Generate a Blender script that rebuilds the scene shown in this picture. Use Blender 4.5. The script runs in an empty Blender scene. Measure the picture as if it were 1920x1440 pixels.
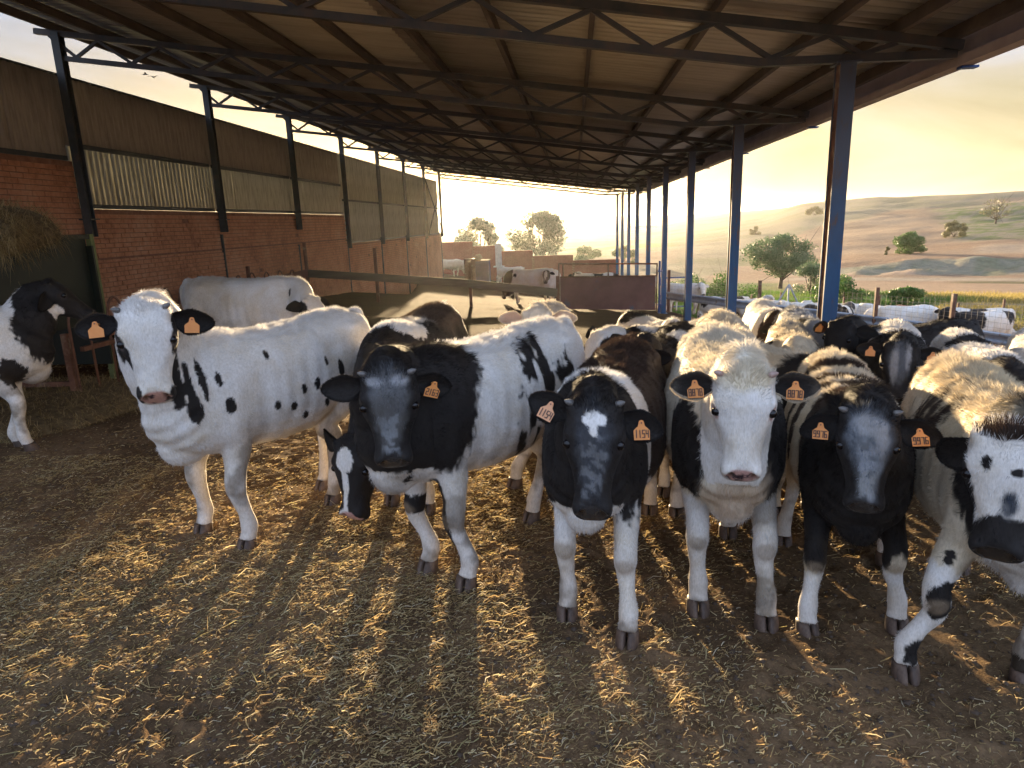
import bpy, math, random
import numpy as np
from mathutils import Vector, Matrix

# ---------------------------------------------------------------- camera, sky, sun, exposure
SC = bpy.context.scene
COL = SC.collection
CAM_H = 1.75
cam_data = bpy.data.cameras.new('camera')
cam = bpy.data.objects.new('camera', cam_data)
COL.objects.link(cam)
cam_data.sensor_width = 36.0
cam_data.sensor_fit = 'HORIZONTAL'
cam_data.lens = 36.0 * 1259.0 / 1920.0
cam_data.clip_start = 0.05
cam_data.clip_end = 9000
_down = Vector((180, 5230, 1259)).normalized()          # world down seen in image axes (right, down, forward)
_dep = Vector((115, -307, 1259)).normalized()
_dep = (_dep - _down * _dep.dot(_down)).normalized()
_right = _down.cross(_dep)
if _right.x < 0: _right = -_right
_up = -_down
# world = R @ image axes; camera axes are x right, y up, z back
_R = Matrix((_right, _dep, _up))
_C = _R @ Matrix(((1, 0, 0), (0, -1, 0), (0, 0, -1)))
cam.matrix_world = Matrix.Translation((0, 0, CAM_H)) @ _C.to_4x4()
SC.camera = cam

SUN_AZ = math.radians(-8.0)        # from +Y towards +X
SUN_EL = math.radians(3.9)
world = bpy.data.worlds.new('World')
SC.world = world
world.use_nodes = True
wn = world.node_tree.nodes; wl = world.node_tree.links
wn.clear()
w_out = wn.new('ShaderNodeOutputWorld')
w_bg = wn.new('ShaderNodeBackground')
w_sky = wn.new('ShaderNodeTexSky')
w_sky.sky_type = 'NISHITA'
w_sky.sun_disc = False
w_sky.sun_elevation = SUN_EL
w_sky.sun_rotation = SUN_AZ
w_sky.air_density = 1.0
w_sky.dust_density = 1.8
w_sky.ozone_density = 1.4
SKY_STRENGTH = 0.15
w_bg.inputs['Strength'].default_value = SKY_STRENGTH
# thin high cloud: grey cream veil in the sky, streaked along the horizon
w_geo = wn.new('ShaderNodeTexCoord')
w_map = wn.new('ShaderNodeMapping'); w_map.inputs['Scale'].default_value = (1.0, 1.0, 3.0)
w_noise = wn.new('ShaderNodeTexNoise'); w_noise.inputs['Scale'].default_value = 3.1
w_noise.inputs['Detail'].default_value = 7; w_noise.inputs['Roughness'].default_value = .55
w_noise.inputs['Distortion'].default_value = .35
w_ramp = wn.new('ShaderNodeValToRGB')
w_ramp.color_ramp.elements[0].position = .38; w_ramp.color_ramp.elements[0].color = (.94, .94, .94, 1)
w_ramp.color_ramp.elements[1].position = .68; w_ramp.color_ramp.elements[1].color = (.985, .985, .985, 1)
w_mix = wn.new('ShaderNodeMix'); w_mix.data_type = 'RGBA'
w_mix.inputs['B'].default_value = (2.2, 2.15, 2.2, 1)
wl.new(w_geo.outputs['Generated'], w_map.inputs['Vector'])
wl.new(w_map.outputs['Vector'], w_noise.inputs['Vector'])
wl.new(w_noise.outputs['Fac'], w_ramp.inputs['Fac'])
wl.new(w_ramp.outputs['Color'], w_mix.inputs['Factor'])
wl.new(w_sky.outputs['Color'], w_mix.inputs['A'])
# the veil is yellow low down on the sun's side, blue grey higher up and on the far side
w_dot = wn.new('ShaderNodeVectorMath'); w_dot.operation = 'DOT_PRODUCT'
w_dot.inputs[1].default_value = (math.sin(SUN_AZ), math.cos(SUN_AZ), .0)
wl.new(w_geo.outputs['Generated'], w_dot.inputs[0])
w_sep = wn.new('ShaderNodeSeparateXYZ'); wl.new(w_geo.outputs['Generated'], w_sep.inputs[0])
w_ela = wn.new('ShaderNodeMath'); w_ela.operation = 'MULTIPLY_ADD'; w_ela.inputs[1].default_value = .32; wl.new(w_noise.outputs['Fac'], w_ela.inputs[0])
w_off = wn.new('ShaderNodeMath'); w_off.operation = 'SUBTRACT'; w_off.inputs[1].default_value = .16; wl.new(w_sep.outputs['Z'], w_off.inputs[0]); wl.new(w_off.outputs[0], w_ela.inputs[2])
w_front = wn.new('ShaderNodeValToRGB'); e_ = w_front.color_ramp.elements
e_[0].position = 0.0; e_[0].color = (.42, .35, .19, 1)
e_[1].position = 1.0; e_[1].color = (.38, .45, .60, 1)
for p_, c_ in ((.10, (.38, .325, .20, 1)), (.17, (.30, .27, .23, 1)), (.25, (.225, .25, .32, 1)), (.45, (.27, .325, .46, 1))):
    q_ = e_.new(p_); q_.color = c_
wl.new(w_ela.outputs[0], w_front.inputs['Fac'])
w_side = wn.new('ShaderNodeMapRange'); w_side.inputs['From Min'].default_value = -.2; w_side.inputs['From Max'].default_value = .75
wl.new(w_dot.outputs['Value'], w_side.inputs['Value'])
w_vm = wn.new('ShaderNodeMix'); w_vm.data_type = 'RGBA'; w_vm.inputs['A'].default_value = (.47, .57, .80, 1)
wl.new(w_side.outputs[0], w_vm.inputs['Factor']); wl.new(w_front.outputs['Color'], w_vm.inputs['B'])
w_sc = wn.new('ShaderNodeVectorMath'); w_sc.operation = 'SCALE'; w_br = wn.new('ShaderNodeMapRange'); w_br.inputs['From Min'].default_value = .36; w_br.inputs['From Max'].default_value = .64; w_br.inputs['To Min'].default_value = 1.1; w_br.inputs['To Max'].default_value = 2.95; wl.new(w_noise.outputs['Fac'], w_br.inputs['Value']); wl.new(w_br.outputs[0], w_sc.inputs['Scale'])
wl.new(w_vm.outputs['Result'], w_sc.inputs[0]); wl.new(w_sc.outputs[0], w_mix.inputs['B'])
wl.new(w_mix.outputs['Result'], w_bg.inputs['Color'])
wl.new(w_bg.outputs['Background'], w_out.inputs['Surface'])

sun_data = bpy.data.lights.new('sun', 'SUN')
sun = bpy.data.objects.new('sun', sun_data)
COL.objects.link(sun)
sun_data.energy = 4.0
sun_data.angle = math.radians(0.6)
sun_data.color = (1.0, .74, .42)
_sd = Vector((math.sin(SUN_AZ) * math.cos(SUN_EL), math.cos(SUN_AZ) * math.cos(SUN_EL), math.sin(SUN_EL)))
sun.rotation_euler = _sd.to_track_quat('Z', 'Y').to_euler()

SC.view_settings.view_transform = 'Standard'
SC.view_settings.look = 'None'
SC.view_settings.exposure = 2.6
SC.view_settings.gamma = 1.0
SC.view_settings.use_curve_mapping = False
SC.render.engine = 'CYCLES'
SC.cycles.max_bounces = 8
SC.cycles.diffuse_bounces = 6
SC.cycles.transparent_max_bounces = 6
# ---------------------------------------------------------------- helpers
rng = np.random.default_rng(7)
PI = math.pi

def tag(o, label=None, cat=None, group=None, kind=None):
    if label: o['label'] = label
    if cat: o['category'] = cat
    if group: o['group'] = group
    if kind: o['kind'] = kind
    return o

def empty(name, loc=(0, 0, 0), label=None, cat=None, group=None, rot=(0, 0, 0), scale=1.0):
    o = bpy.data.objects.new(name, None)
    COL.objects.link(o)
    o.empty_display_size = .2
    o.location = loc; o.rotation_euler = rot; o.scale = (scale,) * 3
    return tag(o, label, cat, group)

def mesh_from(name, verts, faces, mat=None, smooth=False):
    me = bpy.data.meshes.new(name)
    verts = np.asarray(verts, dtype=np.float32)
    if isinstance(faces, np.ndarray):
        n, k = faces.shape
        me.vertices.add(len(verts)); me.vertices.foreach_set('co', verts.ravel())
        me.loops.add(n * k); me.loops.foreach_set('vertex_index', faces.astype(np.int32).ravel())
        me.polygons.add(n); me.polygons.foreach_set('loop_start', np.arange(0, n * k, k, dtype=np.int32))
        me.polygons.foreach_set('loop_total', np.full(n, k, dtype=np.int32))
        me.update(calc_edges=True)
    else:
        me.from_pydata(verts.tolist(), [], [tuple(f) for f in faces])
    if mat is not None:
        for m in (mat if isinstance(mat, (list, tuple)) else [mat]): me.materials.append(m)
    if smooth:
        me.polygons.foreach_set('use_smooth', np.ones(len(me.polygons), dtype=bool))
    return me

def link(name, me, parent=None):
    o = bpy.data.objects.new(name, me)
    COL.objects.link(o)
    if parent is not None: o.parent = parent
    return o

class MB:
    """collects simple solids and links them as one mesh object"""
    def __init__(s): s.v = []; s.f = []; s.mi = []; s.cur = 0
    def add(s, vs, fs):
        b = len(s.v); s.v += [tuple(v) for v in vs]
        for f in fs: s.f.append(tuple(b + i for i in f)); s.mi.append(s.cur)
        return s
    def box(s, c, d, ax=None):
        c = Vector(c); hx, hy, hz = [k / 2 for k in d]
        X, Y, Z = ax if ax else (Vector((1, 0, 0)), Vector((0, 1, 0)), Vector((0, 0, 1)))
        vs = [c + X * (sx * hx) + Y * (sy * hy) + Z * (sz * hz) for sx in (-1, 1) for sy in (-1, 1) for sz in (-1, 1)]
        return s.add(vs, [(0, 1, 3, 2), (4, 6, 7, 5), (0, 4, 5, 1), (2, 3, 7, 6), (0, 2, 6, 4), (1, 5, 7, 3)])
    def bar(s, a, b, w, h=None, up=(0, 0, 1)):
        """square bar from a to b, w across and h along up"""
        a = Vector(a); b = Vector(b); h = h or w
        d = (b - a); L = d.length; d = d / L
        u = Vector(up); u = u - d * u.dot(d)
        if u.length < 1e-4: u = Vector((0, 1, 0)) - d * d.y
        u.normalize(); sd = d.cross(u)
        return s.box((a + b) / 2, (L, w, h), (d, sd, u))
    def tube(s, pts, r, n=8):
        pts = [Vector(p) for p in pts]; rs = r if isinstance(r, (list, tuple)) else [r] * len(pts)
        b = len(s.v); k = len(pts)
        u = None
        for i, p in enumerate(pts):
            d = (pts[min(i + 1, k - 1)] - pts[max(i - 1, 0)]).normalized()
            if u is None:
                u = Vector((0, 0, 1)) if abs(d.z) < .9 else Vector((1, 0, 0))
            u = (u - d * u.dot(d)).normalized(); w = d.cross(u)
            for j in range(n):
                t = 2 * PI * j / n
                s.v.append(tuple(p + u * (math.cos(t) * rs[i]) + w * (math.sin(t) * rs[i])))
        for i in range(k - 1):
            for j in range(n):
                s.f.append((b + i * n + j, b + i * n + (j + 1) % n, b + (i + 1) * n + (j + 1) % n, b + (i + 1) * n + j)); s.mi.append(s.cur)
        s.f.append(tuple(b + j for j in range(n))[::-1]); s.mi.append(s.cur)
        s.f.append(tuple(b + (k - 1) * n + j for j in range(n))); s.mi.append(s.cur)
        return s
    def mesh(s, name, mat, smooth=False):
        me = bpy.data.meshes.new(name); me.from_pydata(s.v, [], s.f)
        for m in (mat if isinstance(mat, (list, tuple)) else [mat]): me.materials.append(m)
        me.polygons.foreach_set('material_index', np.array(s.mi, dtype=np.int32))
        if smooth: me.polygons.foreach_set('use_smooth', np.ones(len(me.polygons), dtype=bool))
        me.update()
        return me
    def build(s, name, mat, parent=None, smooth=False):
        return link(name, s.mesh(name, mat, smooth), parent)

# value noise on numpy arrays
_perm = np.random.default_rng(3).random(1 << 16)
def _h(ix, iy, iz):
    return _perm[(ix * 73856093 ^ iy * 19349663 ^ iz * 83492791) & 0xffff]
def vnoise(P):
    P = np.asarray(P, dtype=np.float64); I = np.floor(P).astype(np.int64); F = P - I
    F = F * F * (3 - 2 * F)
    x, y, z = I[:, 0], I[:, 1], I[:, 2]; fx, fy, fz = F[:, 0], F[:, 1], F[:, 2]
    def L(a, b, t): return a + (b - a) * t
    return L(L(L(_h(x, y, z), _h(x+1, y, z), fx), L(_h(x, y+1, z), _h(x+1, y+1, z), fx), fy),
             L(L(_h(x, y, z+1), _h(x+1, y, z+1), fx), L(_h(x, y+1, z+1), _h(x+1, y+1, z+1), fx), fy), fz)
def fbm(P, s=1.0, o=3):
    P = np.asarray(P) * s; a = .5; r = 0; n = 0
    for k in range(o): r = r + a * vnoise(P + 17.3 * k); n += a; P = P * 2.03; a *= .5
    return r / n
def sstep(a, b, t):
    t = np.clip((t - a) / (b - a), 0, 1); return t * t * (3 - 2 * t)

# ---- materials
def new_mat(name):
    m = bpy.data.materials.new(name); m.use_nodes = True
    nt = m.node_tree; nt.nodes.clear()
    o = nt.nodes.new('ShaderNodeOutputMaterial'); b = nt.nodes.new('ShaderNodeBsdfPrincipled')
    nt.links.new(b.outputs[0], o.inputs['Surface'])
    return m, nt, b, o
def nd(nt, t, **kw):
    n = nt.nodes.new(t)
    for k, v in kw.items():
        if k in n.inputs.keys(): n.inputs[k].default_value = v
        else: setattr(n, k, v)
    return n
def ramp(nt, stops):
    r = nt.nodes.new('ShaderNodeValToRGB'); e = r.color_ramp.elements
    while len(e) < len(stops): e.new(.5)
    for i, (p, c) in enumerate(stops):
        e[i].position = p; e[i].color = (*c, 1) if len(c) == 3 else c
    return r
def surf(name, stops, scale=4.0, rough=.8, bump=.3, bscale=40.0, bdist=.005, metallic=0, detail=6, stretch=(1, 1, 1), rvar=0, coord='Object', spec=.5, second=None):
    """general worn surface: noise-driven colour ramp, optional second noise of stains, noise bump"""
    m, nt, b, o = new_mat(name); L = nt.links.new
    tc = nd(nt, 'ShaderNodeTexCoord'); mp = nd(nt, 'ShaderNodeMapping'); mp.inputs['Scale'].default_value = stretch
    L(tc.outputs[coord], mp.inputs['Vector'])
    n1 = nd(nt, 'ShaderNodeTexNoise', Scale=scale, Detail=detail, Roughness=.62); L(mp.outputs[0], n1.inputs['Vector'])
    r = ramp(nt, stops); L(n1.outputs['Fac'], r.inputs['Fac'])
    colout = r.outputs['Color']
    if second:
        n3 = nd(nt, 'ShaderNodeTexNoise', Scale=second[0], Detail=5, Roughness=.7); L(mp.outputs[0], n3.inputs['Vector'])
        r3 = ramp(nt, [(second[1], (0, 0, 0)), (second[2], (1, 1, 1))]); L(n3.outputs['Fac'], r3.inputs['Fac'])
        mx = nd(nt, 'ShaderNodeMix', data_type='RGBA'); L(r3.outputs['Color'], mx.inputs['Factor'])
        L(colout, mx.inputs['A']); mx.inputs['B'].default_value = (*second[3], 1); colout = mx.outputs['Result']
    L(colout, b.inputs['Base Color'])
    b.inputs['Roughness'].default_value = rough; b.inputs['Metallic'].default_value = metallic
    b.inputs['Specular IOR Level'].default_value = spec
    if bump:
        n2 = nd(nt, 'ShaderNodeTexNoise', Scale=bscale, Detail=5, Roughness=.6); L(mp.outputs[0], n2.inputs['Vector'])
        bp = nd(nt, 'ShaderNodeBump', Strength=bump, Distance=bdist); L(n2.outputs['Fac'], bp.inputs['Height'])
        L(bp.outputs[0], b.inputs['Normal'])
    return m

# ---- ground heights
def _sp(t, w): return w * np.logaddexp(0, t / w)
def yard(X, Y):
    """the trampled yard: level in front, falling away backwards and to the right"""
    X = np.asarray(X, dtype=np.float64); Y = np.asarray(Y, dtype=np.float64)
    return (-.053 * _sp(Y - 13, 2.0) - .0035 * (np.clip(X, -12, 14) + 8.6) * _sp(Y - 3, 1.5)
            - .68 * sstep(3, 6, X) * sstep(4, 10, Y))
def gz(x, y): return float(ground_h(np.array([x]), np.array([y]))[0])
# ---------------------------------------------------------------- cattle
COLS = {'w': (.83, .81, .78), 'c': (.72, .64, .50), 'k': (.018, .015, .014), 'g': (.075, .080, .088), 'b': (.045, .028, .020),
        'p': (.66, .40, .37), 'r': (.20, .062, .026), 'n': (.035, .035, .038), 't': (.40, .31, .19), 'l': (.30, .31, .33), 'd': (.11, .075, .05)}

def coat_material(name, wetmat=False):
    m, nt, b, o = new_mat(name); L = nt.links.new
    a = nd(nt, 'ShaderNodeAttribute'); a.attribute_name = 'coat'
    w = nd(nt, 'ShaderNodeAttribute'); w.attribute_name = 'wet'
    tc = nd(nt, 'ShaderNodeTexCoord')
    mp = nd(nt, 'ShaderNodeMapping'); mp.inputs['Scale'].default_value = (60, 90, 34)
    L(tc.outputs['Object'], mp.inputs['Vector'])
    n1 = nd(nt, 'ShaderNodeTexNoise', Scale=1.6, Detail=4, Roughness=.65); L(mp.outputs[0], n1.inputs['Vector'])
    n2 = nd(nt, 'ShaderNodeTexNoise', Scale=5.0, Detail=4, Roughness=.6); L(tc.outputs['Object'], n2.inputs['Vector'])
    r = ramp(nt, [(.3, (.80, .78, .74)), (.65, (1.06, 1.05, 1.04))]); L(n1.outputs['Fac'], r.inputs['Fac'])
    r2 = ramp(nt, [(.33, (.86, .80, .70)), (.6, (1, 1, 1))]); L(n2.outputs['Fac'], r2.inputs['Fac'])
    m1 = nd(nt, 'ShaderNodeMix', data_type='RGBA', blend_type='MULTIPLY'); m1.inputs['Factor'].default_value = 1
    L(a.outputs['Color'], m1.inputs['A']); L(r.outputs['Color'], m1.inputs['B'])
    m2 = nd(nt, 'ShaderNodeMix', data_type='RGBA', blend_type='MULTIPLY'); m2.inputs['Factor'].default_value = 1
    L(m1.outputs['Result'], m2.inputs['A']); L(r2.outputs['Color'], m2.inputs['B'])
    L(m2.outputs['Result'], b.inputs['Base Color'])
    rr = nd(nt, 'ShaderNodeMapRange'); rr.inputs['To Min'].default_value = .74; rr.inputs['To Max'].default_value = .25
    L(w.outputs['Fac'], rr.inputs['Value']); L(rr.outputs[0], b.inputs['Roughness'])
    sr = nd(nt, 'ShaderNodeMapRange'); sr.inputs['To Min'].default_value = .3; sr.inputs['To Max'].default_value = .85; L(w.outputs['Fac'], sr.inputs['Value']); L(sr.outputs[0], b.inputs['Specular IOR Level'])
    b.inputs['Sheen Weight'].default_value = .03; b.inputs['Sheen Roughness'].default_value = .5
    bp = nd(nt, 'ShaderNodeBump', Strength=.35, Distance=.004); L(n1.outputs['Fac'], bp.inputs['Height']); L(bp.outputs[0], b.inputs['Normal'])
    return m

def hair_material():
    m, nt, b, o = new_mat('calf_hair'); L = nt.links.new
    a = nd(nt, 'ShaderNodeAttribute'); a.attribute_name = 'coat'
    L(a.outputs['Color'], b.inputs['Base Color'])
    b.inputs['Roughness'].default_value = .62; b.inputs['Specular IOR Level'].default_value = .25
    tr = nd(nt, 'ShaderNodeBsdfTranslucent'); L(a.outputs['Color'], tr.inputs['Color'])
    mx = nd(nt, 'ShaderNodeMixShader'); mx.inputs[0].default_value = .42
    L(b.outputs[0], mx.inputs[1]); L(tr.outputs[0], mx.inputs[2]); L(mx.outputs[0], o.inputs['Surface'])
    return m

M_COAT = coat_material('calf_coat'); M_HAIR = hair_material()
M_EYE, _nt, _b, _o = new_mat('calf_eye'); _b.inputs['Base Color'].default_value = (.006, .005, .006, 1); _b.inputs['Roughness'].default_value = .06
M_HOOF = surf('hoof_horn', [(.3, (.035, .024, .018)), (.55, (.095, .060, .042)), (.75, (.19, .125, .085))], scale=22, rough=.6, bump=.5, bscale=70, bdist=.004, stretch=(1, 1, .35))
M_HORN = surf('horn_bud', [(.3, (.34, .22, .19)), (.7, (.55, .40, .35))], scale=30, rough=.5, bump=.2)
M_HORND = surf('dark_horn_bud', [(.3, (.10, .095, .09)), (.7, (.22, .21, .20))], scale=30, rough=.5, bump=.2)
M_TAG = surf('tag_plastic', [(.3, (.70, .24, .045)), (.7, (.80, .31, .075))], scale=12, rough=.42, bump=.1, bscale=60, bdist=.001)
M_TAGP = surf('faded_tag_plastic', [(.3, (.74, .33, .15)), (.7, (.82, .42, .22))], scale=12, rough=.42, bump=.1, bscale=60, bdist=.001)
M_INK, _nt, _b, _o = new_mat('tag_ink'); _b.inputs['Base Color'].default_value = (.03, .02, .02, 1); _b.inputs['Roughness'].default_value = .5

def ring(c, U, V, ru, rv, n=22, p=.85, taper=0.0, low=1.0):
    """closed egg-shaped ring: ru half width along U, rv half height along V; taper widens the bottom, low scales the lower half"""
    t = np.linspace(0, 2 * PI, n, endpoint=False)
    cs, sn = np.cos(t), np.sin(t)
    x = np.sign(cs) * np.abs(cs) ** p; y = np.sign(sn) * np.abs(sn) ** p
    x = x * (1 - taper * y)
    y = np.where(y < 0, y * low, y)
    return np.asarray(c)[None] + np.outer(x * ru, U) + np.outer(y * rv, V)

class Solid:
    def __init__(s): s.v = []; s.f = []; s.n = 0
    def rings(s, rs):
        b = s.n; n = len(rs[0]); k = len(rs)
        s.v += [np.asarray(r) for r in rs]; s.n += n * k
        for i in range(k - 1):
            for j in range(n):
                s.f.append((b + i*n + j, b + i*n + (j+1) % n, b + (i+1)*n + (j+1) % n, b + (i+1)*n + j))
        c0 = np.mean(rs[0], axis=0); c1 = np.mean(rs[-1], axis=0)
        s.v += [c0[None], c1[None]]; s.n += 2
        for j in range(n):
            s.f.append((b + (j+1) % n, b + j, s.n - 2)); s.f.append((b + (k-1)*n + j, b + (k-1)*n + (j+1) % n, s.n - 1))
    def ball(s, c, r, M=np.eye(3), n=14, k=9):
        c = np.asarray(c, float); r = np.asarray(r, float) * np.ones(3); rs = []
        for i in range(k):
            a = -PI/2 + PI * (i + .5) / k
            t = np.linspace(0, 2*PI, n, endpoint=False)
            q = np.stack([np.cos(t) * math.cos(a) * r[0], np.sin(t) * math.cos(a) * r[1], np.full(n, math.sin(a) * r[2])], 1)
            rs.append(c + q @ M.T)
        s.rings(rs)
    def limb(s, pts, rad, n=14):
        """rounded limb through pts; rad = (fore-aft, sideways) per point"""
        pts = np.asarray(pts, float); rs = []
        # densify
        P = []; Rr = []
        m = len(pts)
        for i in range(m - 1):
            p0 = pts[max(i-1, 0)]; p1 = pts[i]; p2 = pts[i+1]; p3 = pts[min(i+2, m-1)]
            for t in (0, .25, .5, .75):
                P.append(.5 * ((2*p1) + (-p0+p2)*t + (2*p0-5*p1+4*p2-p3)*t*t + (-p0+3*p1-3*p2+p3)*t**3))
                e = t*t*(3-2*t)
                Rr.append(np.array(rad[i]) * (1-e) + np.array(rad[i+1]) * e)
        P.append(pts[-1]); Rr.append(np.array(rad[-1])); P = np.array(P)
        for i in range(len(P)):
            d = P[min(i+1, len(P)-1)] - P[max(i-1, 0)]; d /= np.linalg.norm(d)
            X = np.array([1., 0, 0]); X = X - d * X.dot(d); X /= np.linalg.norm(X); Y = np.cross(d, X)
            rs.append(ring(P[i], X, Y, Rr[i][0], Rr[i][1], n=n, p=1.0))
        s.rings(rs)
    def arrays(s): return np.concatenate(s.v), s.f

def rotm(yaw, pitch, roll):
    """head axes: x along the face to the muzzle, z out of the forehead, y to the animal's left. pitch = how far the nose points down"""
    y, p, r = math.radians(yaw), math.radians(pitch), math.radians(roll)
    Rz = np.array([[math.cos(y), -math.sin(y), 0], [math.sin(y), math.cos(y), 0], [0, 0, 1]])
    Ry = np.array([[math.cos(p), 0, math.sin(p)], [0, 1, 0], [-math.sin(p), 0, math.cos(p)]])
    Rx = np.array([[1, 0, 0], [0, math.cos(r), -math.sin(r)], [0, math.sin(r), math.cos(r)]])
    return Rz @ Ry @ Rx

TORSO = [(-1.10, .965, .80, .06), (-1.07, 1.04, .70, .125), (-1.00, 1.095, .62, .18), (-.88, 1.125, .56, .215), (-.74, 1.120, .53, .232),
         (-.58, 1.105, .50, .258), (-.42, 1.095, .475, .275), (-.26, 1.092, .475, .275), (-.12, 1.10, .485, .258), (.02, 1.12, .495, .235),
         (.14, 1.105, .51, .222), (.24, 1.06, .53, .20), (.33, .99, .56, .165), (.40, .92, .62, .11), (.44, .86, .70, .05)]
HEAD = [(-.055, -.035, -.13, .055), (-.03, -.008, -.155, .085), (0, .008, -.18, .103), (.035, .018, -.20, .116), (.08, .026, -.213, .124), (.125, .026, -.22, .126),
        (.165, .018, -.218, .121), (.21, .006, -.208, .109), (.26, -.004, -.185, .092), (.31, -.008, -.165, .079), (.355, -.010, -.152, .073),
        (.390, -.012, -.150, .080), (.415, -.022, -.151, .084), (.438, -.044, -.148, .080), (.456, -.070, -.140, .068), (.468, -.098, -.128, .042)]

def raw_calf(c, detail=True):
    """returns vertices and faces (overlapping closed solids) in the calf's own axes"""
    S = Solid(); fat = c.get('fat', 1.0)
    X, Y, Z = np.eye(3)
    bend = c.get('bend', 0.0)
    def bx(x): return bend * max(0, -x) ** 2
    S.rings([ring((x, bx(x), (t + b) / 2 + .02), Y, Z, w * fat, (t - b) / 2, n=26, p=.82, taper=.10, low=1.06) for x, t, b, w in TORSO])
    # spine ridge and hip bones, rounded haunches, shoulder blades, brisket
    S.ball((-.80, bx(-.8) + .13, 1.01), (.11, .06, .075)); S.ball((-.80, bx(-.8) - .13, 1.01), (.11, .06, .075))
    S.ball((-1.04, bx(-1.04), 1.075), (.075, .045, .06))
    S.ball((.03, 0, 1.085), (.16, .06, .06))
    for s in (-1, 1):
        S.ball((-.86, bx(-.86) + s * .115, .80), (.19, .125, .22)); S.ball((.09, s * .135, .80), (.13, .085, .23))
    S.ball((.27, 0, .60), (.13, .10, .11))
    # head and neck
    Hm = rotm(*c['head'][3:6]) @ np.diag([c.get('hl', .90), 1, 1]); Hp = np.array(c['head'][:3], float); hs = c.get('hs', 1.0)
    hx, hy, hz = Hm[:, 0], Hm[:, 1], Hm[:, 2]
    def hw(q): return Hp + (np.asarray(q, float) * hs) @ Hm.T
    S.rings([ring(hw((x, 0, (t + b) / 2)), hy, hz, w * hs, (t - b) / 2 * hs, n=24, p=.80 if x < .3 else .9, taper=-.16 if x < .3 else -.02) for x, t, b, w in HEAD])
    for s in (-1, 1):
        S.ball(hw((.115, s * .086, -.018)), np.array((.045, .036, .028)) * hs, Hm)          # brow over the eye
        S.ball(hw((.13, s * .062, -.135)), np.array((.10, .052, .07)) * hs, Hm)           # cheek
        S.ball(hw((.30, s * .045, -.075)), np.array((.10, .030, .05)) * hs, Hm)
        S.ball(hw((.412, s * .047, -.052)), np.array((.040, .034, .038)) * hs, Hm)       # nostril wing
        S.ball(hw((.018, s * .088, -.025)), np.array((.035, .03, .035)) * hs, Hm)
    S.ball(hw((.395, 0, -.135)), np.array((.055, .050, .030)) * hs, Hm)                   # chin
    S.ball(hw((.0, 0, -.03)), np.array((.05, .075, .05)) * hs, Hm)                        # poll
    A = np.array([.12, 0, .86]); B = hw((.035, 0, -.115))
    dA = np.array([.30, 0, .12]); dB = (hx * .6 - hz * -.0) * .0 + (B - A) * .2
    T1 = A + dA * .8; T2 = B - (hx * .20 + (-hz) * -.0) * .6
    # the neck reaches the skull from behind and below the poll
    back = -(hx * .55) - hz * .75; back /= np.linalg.norm(back)
    T2 = B + back * .14
    rs = []
    for i in range(9):
        t = i / 8.0
        P = (1-t)**3*A + 3*(1-t)**2*t*T1 + 3*(1-t)*t*t*T2 + t**3*B
        D = 3*(1-t)**2*(T1-A) + 6*(1-t)*t*(T2-T1) + 3*t*t*(B-T2); D /= np.linalg.norm(D)
        U = Y - D * Y.dot(D); U /= np.linalg.norm(U); V = np.cross(D, U)
        if V[2] < 0: V = -V
        rv = (.265 * (1-t) + .125 * t) * (1 if t > .0 else 1); ru = .165 * (1-t) + .092 * t
        rs.append(ring(P, U, V, ru, rv, n=20, p=.95, taper=.05))
    S.rings(rs)
    # dewlap fold under the neck
    m = A * .45 + B * .55
    S.limb([(.30, 0, .60), (m[0] * .6 + .14, m[1] * .5, (.62 + m[2] - .12) / 2), tuple(hw((.10, 0, -.19)))], [(.06, .05), (.05, .035), (.03, .03)])
    # legs
    feet = c.get('feet') or [(.06, .13), (.06, -.13), (-.93, .13), (-.93, -.13)]
    gzs = c.get('fz', (0, 0, 0, 0))
    lk = c.get('leg', 1.0)
    tops = []
    for i, (fx, fy) in enumerate(feet):
        s = 1 if i % 2 == 0 else -1; z0 = gzs[i]
        if i < 2:
            sx, sy = .09, s * .135
            kx, ky = sx * .42 + fx * .58 + .028, sy * .42 + fy * .58
            pts = [(sx, sy, .82), (sx + .01, s * .148, .70), (sx * .8 + kx * .2 - .02, s * .135 * .6 + ky * .4, .56), (kx - .008, ky, .43 + z0*.4), (kx + .004, ky, .355 + z0*.6), (kx - .006, ky, .29 + z0*.8),
                   (kx * .45 + fx * .55 - .012, ky * .45 + fy * .55, .21 + z0), (fx - .010, fy, .130 + z0), (fx - .002, fy, .088 + z0), (fx + .014, fy, .052 + z0)]
            rad = [(.13, .08), (.125, .085), (.085, .066), (.058, .050), (.056, .052), (.044, .042), (.038, .035), (.046, .044), (.041, .042), (.044, .047)]
        else:
            hx0, hy0 = -.87, s * .12
            kx, ky = fx - .045, hy0 * .4 + fy * .6
            pts = [(hx0, hy0, .90), (hx0 + .04, s * .15, .74), (-.80 * .6 + (fx + .12) * .4, s * .150 * .7 + fy * .3, .60), (kx + .05, ky, .50 + z0*.4), (kx - .015, ky, .42 + z0*.6), (kx - .008, ky, .35 + z0*.8),
                   (kx * .5 + fx * .5 - .012, ky * .5 + fy * .5, .24 + z0), (fx - .018, fy, .135 + z0), (fx - .008, fy, .092 + z0), (fx + .008, fy, .052 + z0)]
            rad = [(.17, .10), (.165, .11), (.12, .085), (.072, .054), (.060, .046), (.046, .040), (.038, .034), (.045, .043), (.040, .041), (.043, .046)]
        rad = [(a * (lk if q > 2 else 1), b * (lk if q > 2 else 1)) for q, (a, b) in enumerate(rad)]
        S.limb(pts, rad); tops.append((fx + .014 if i < 2 else fx + .008, fy, z0))
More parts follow.
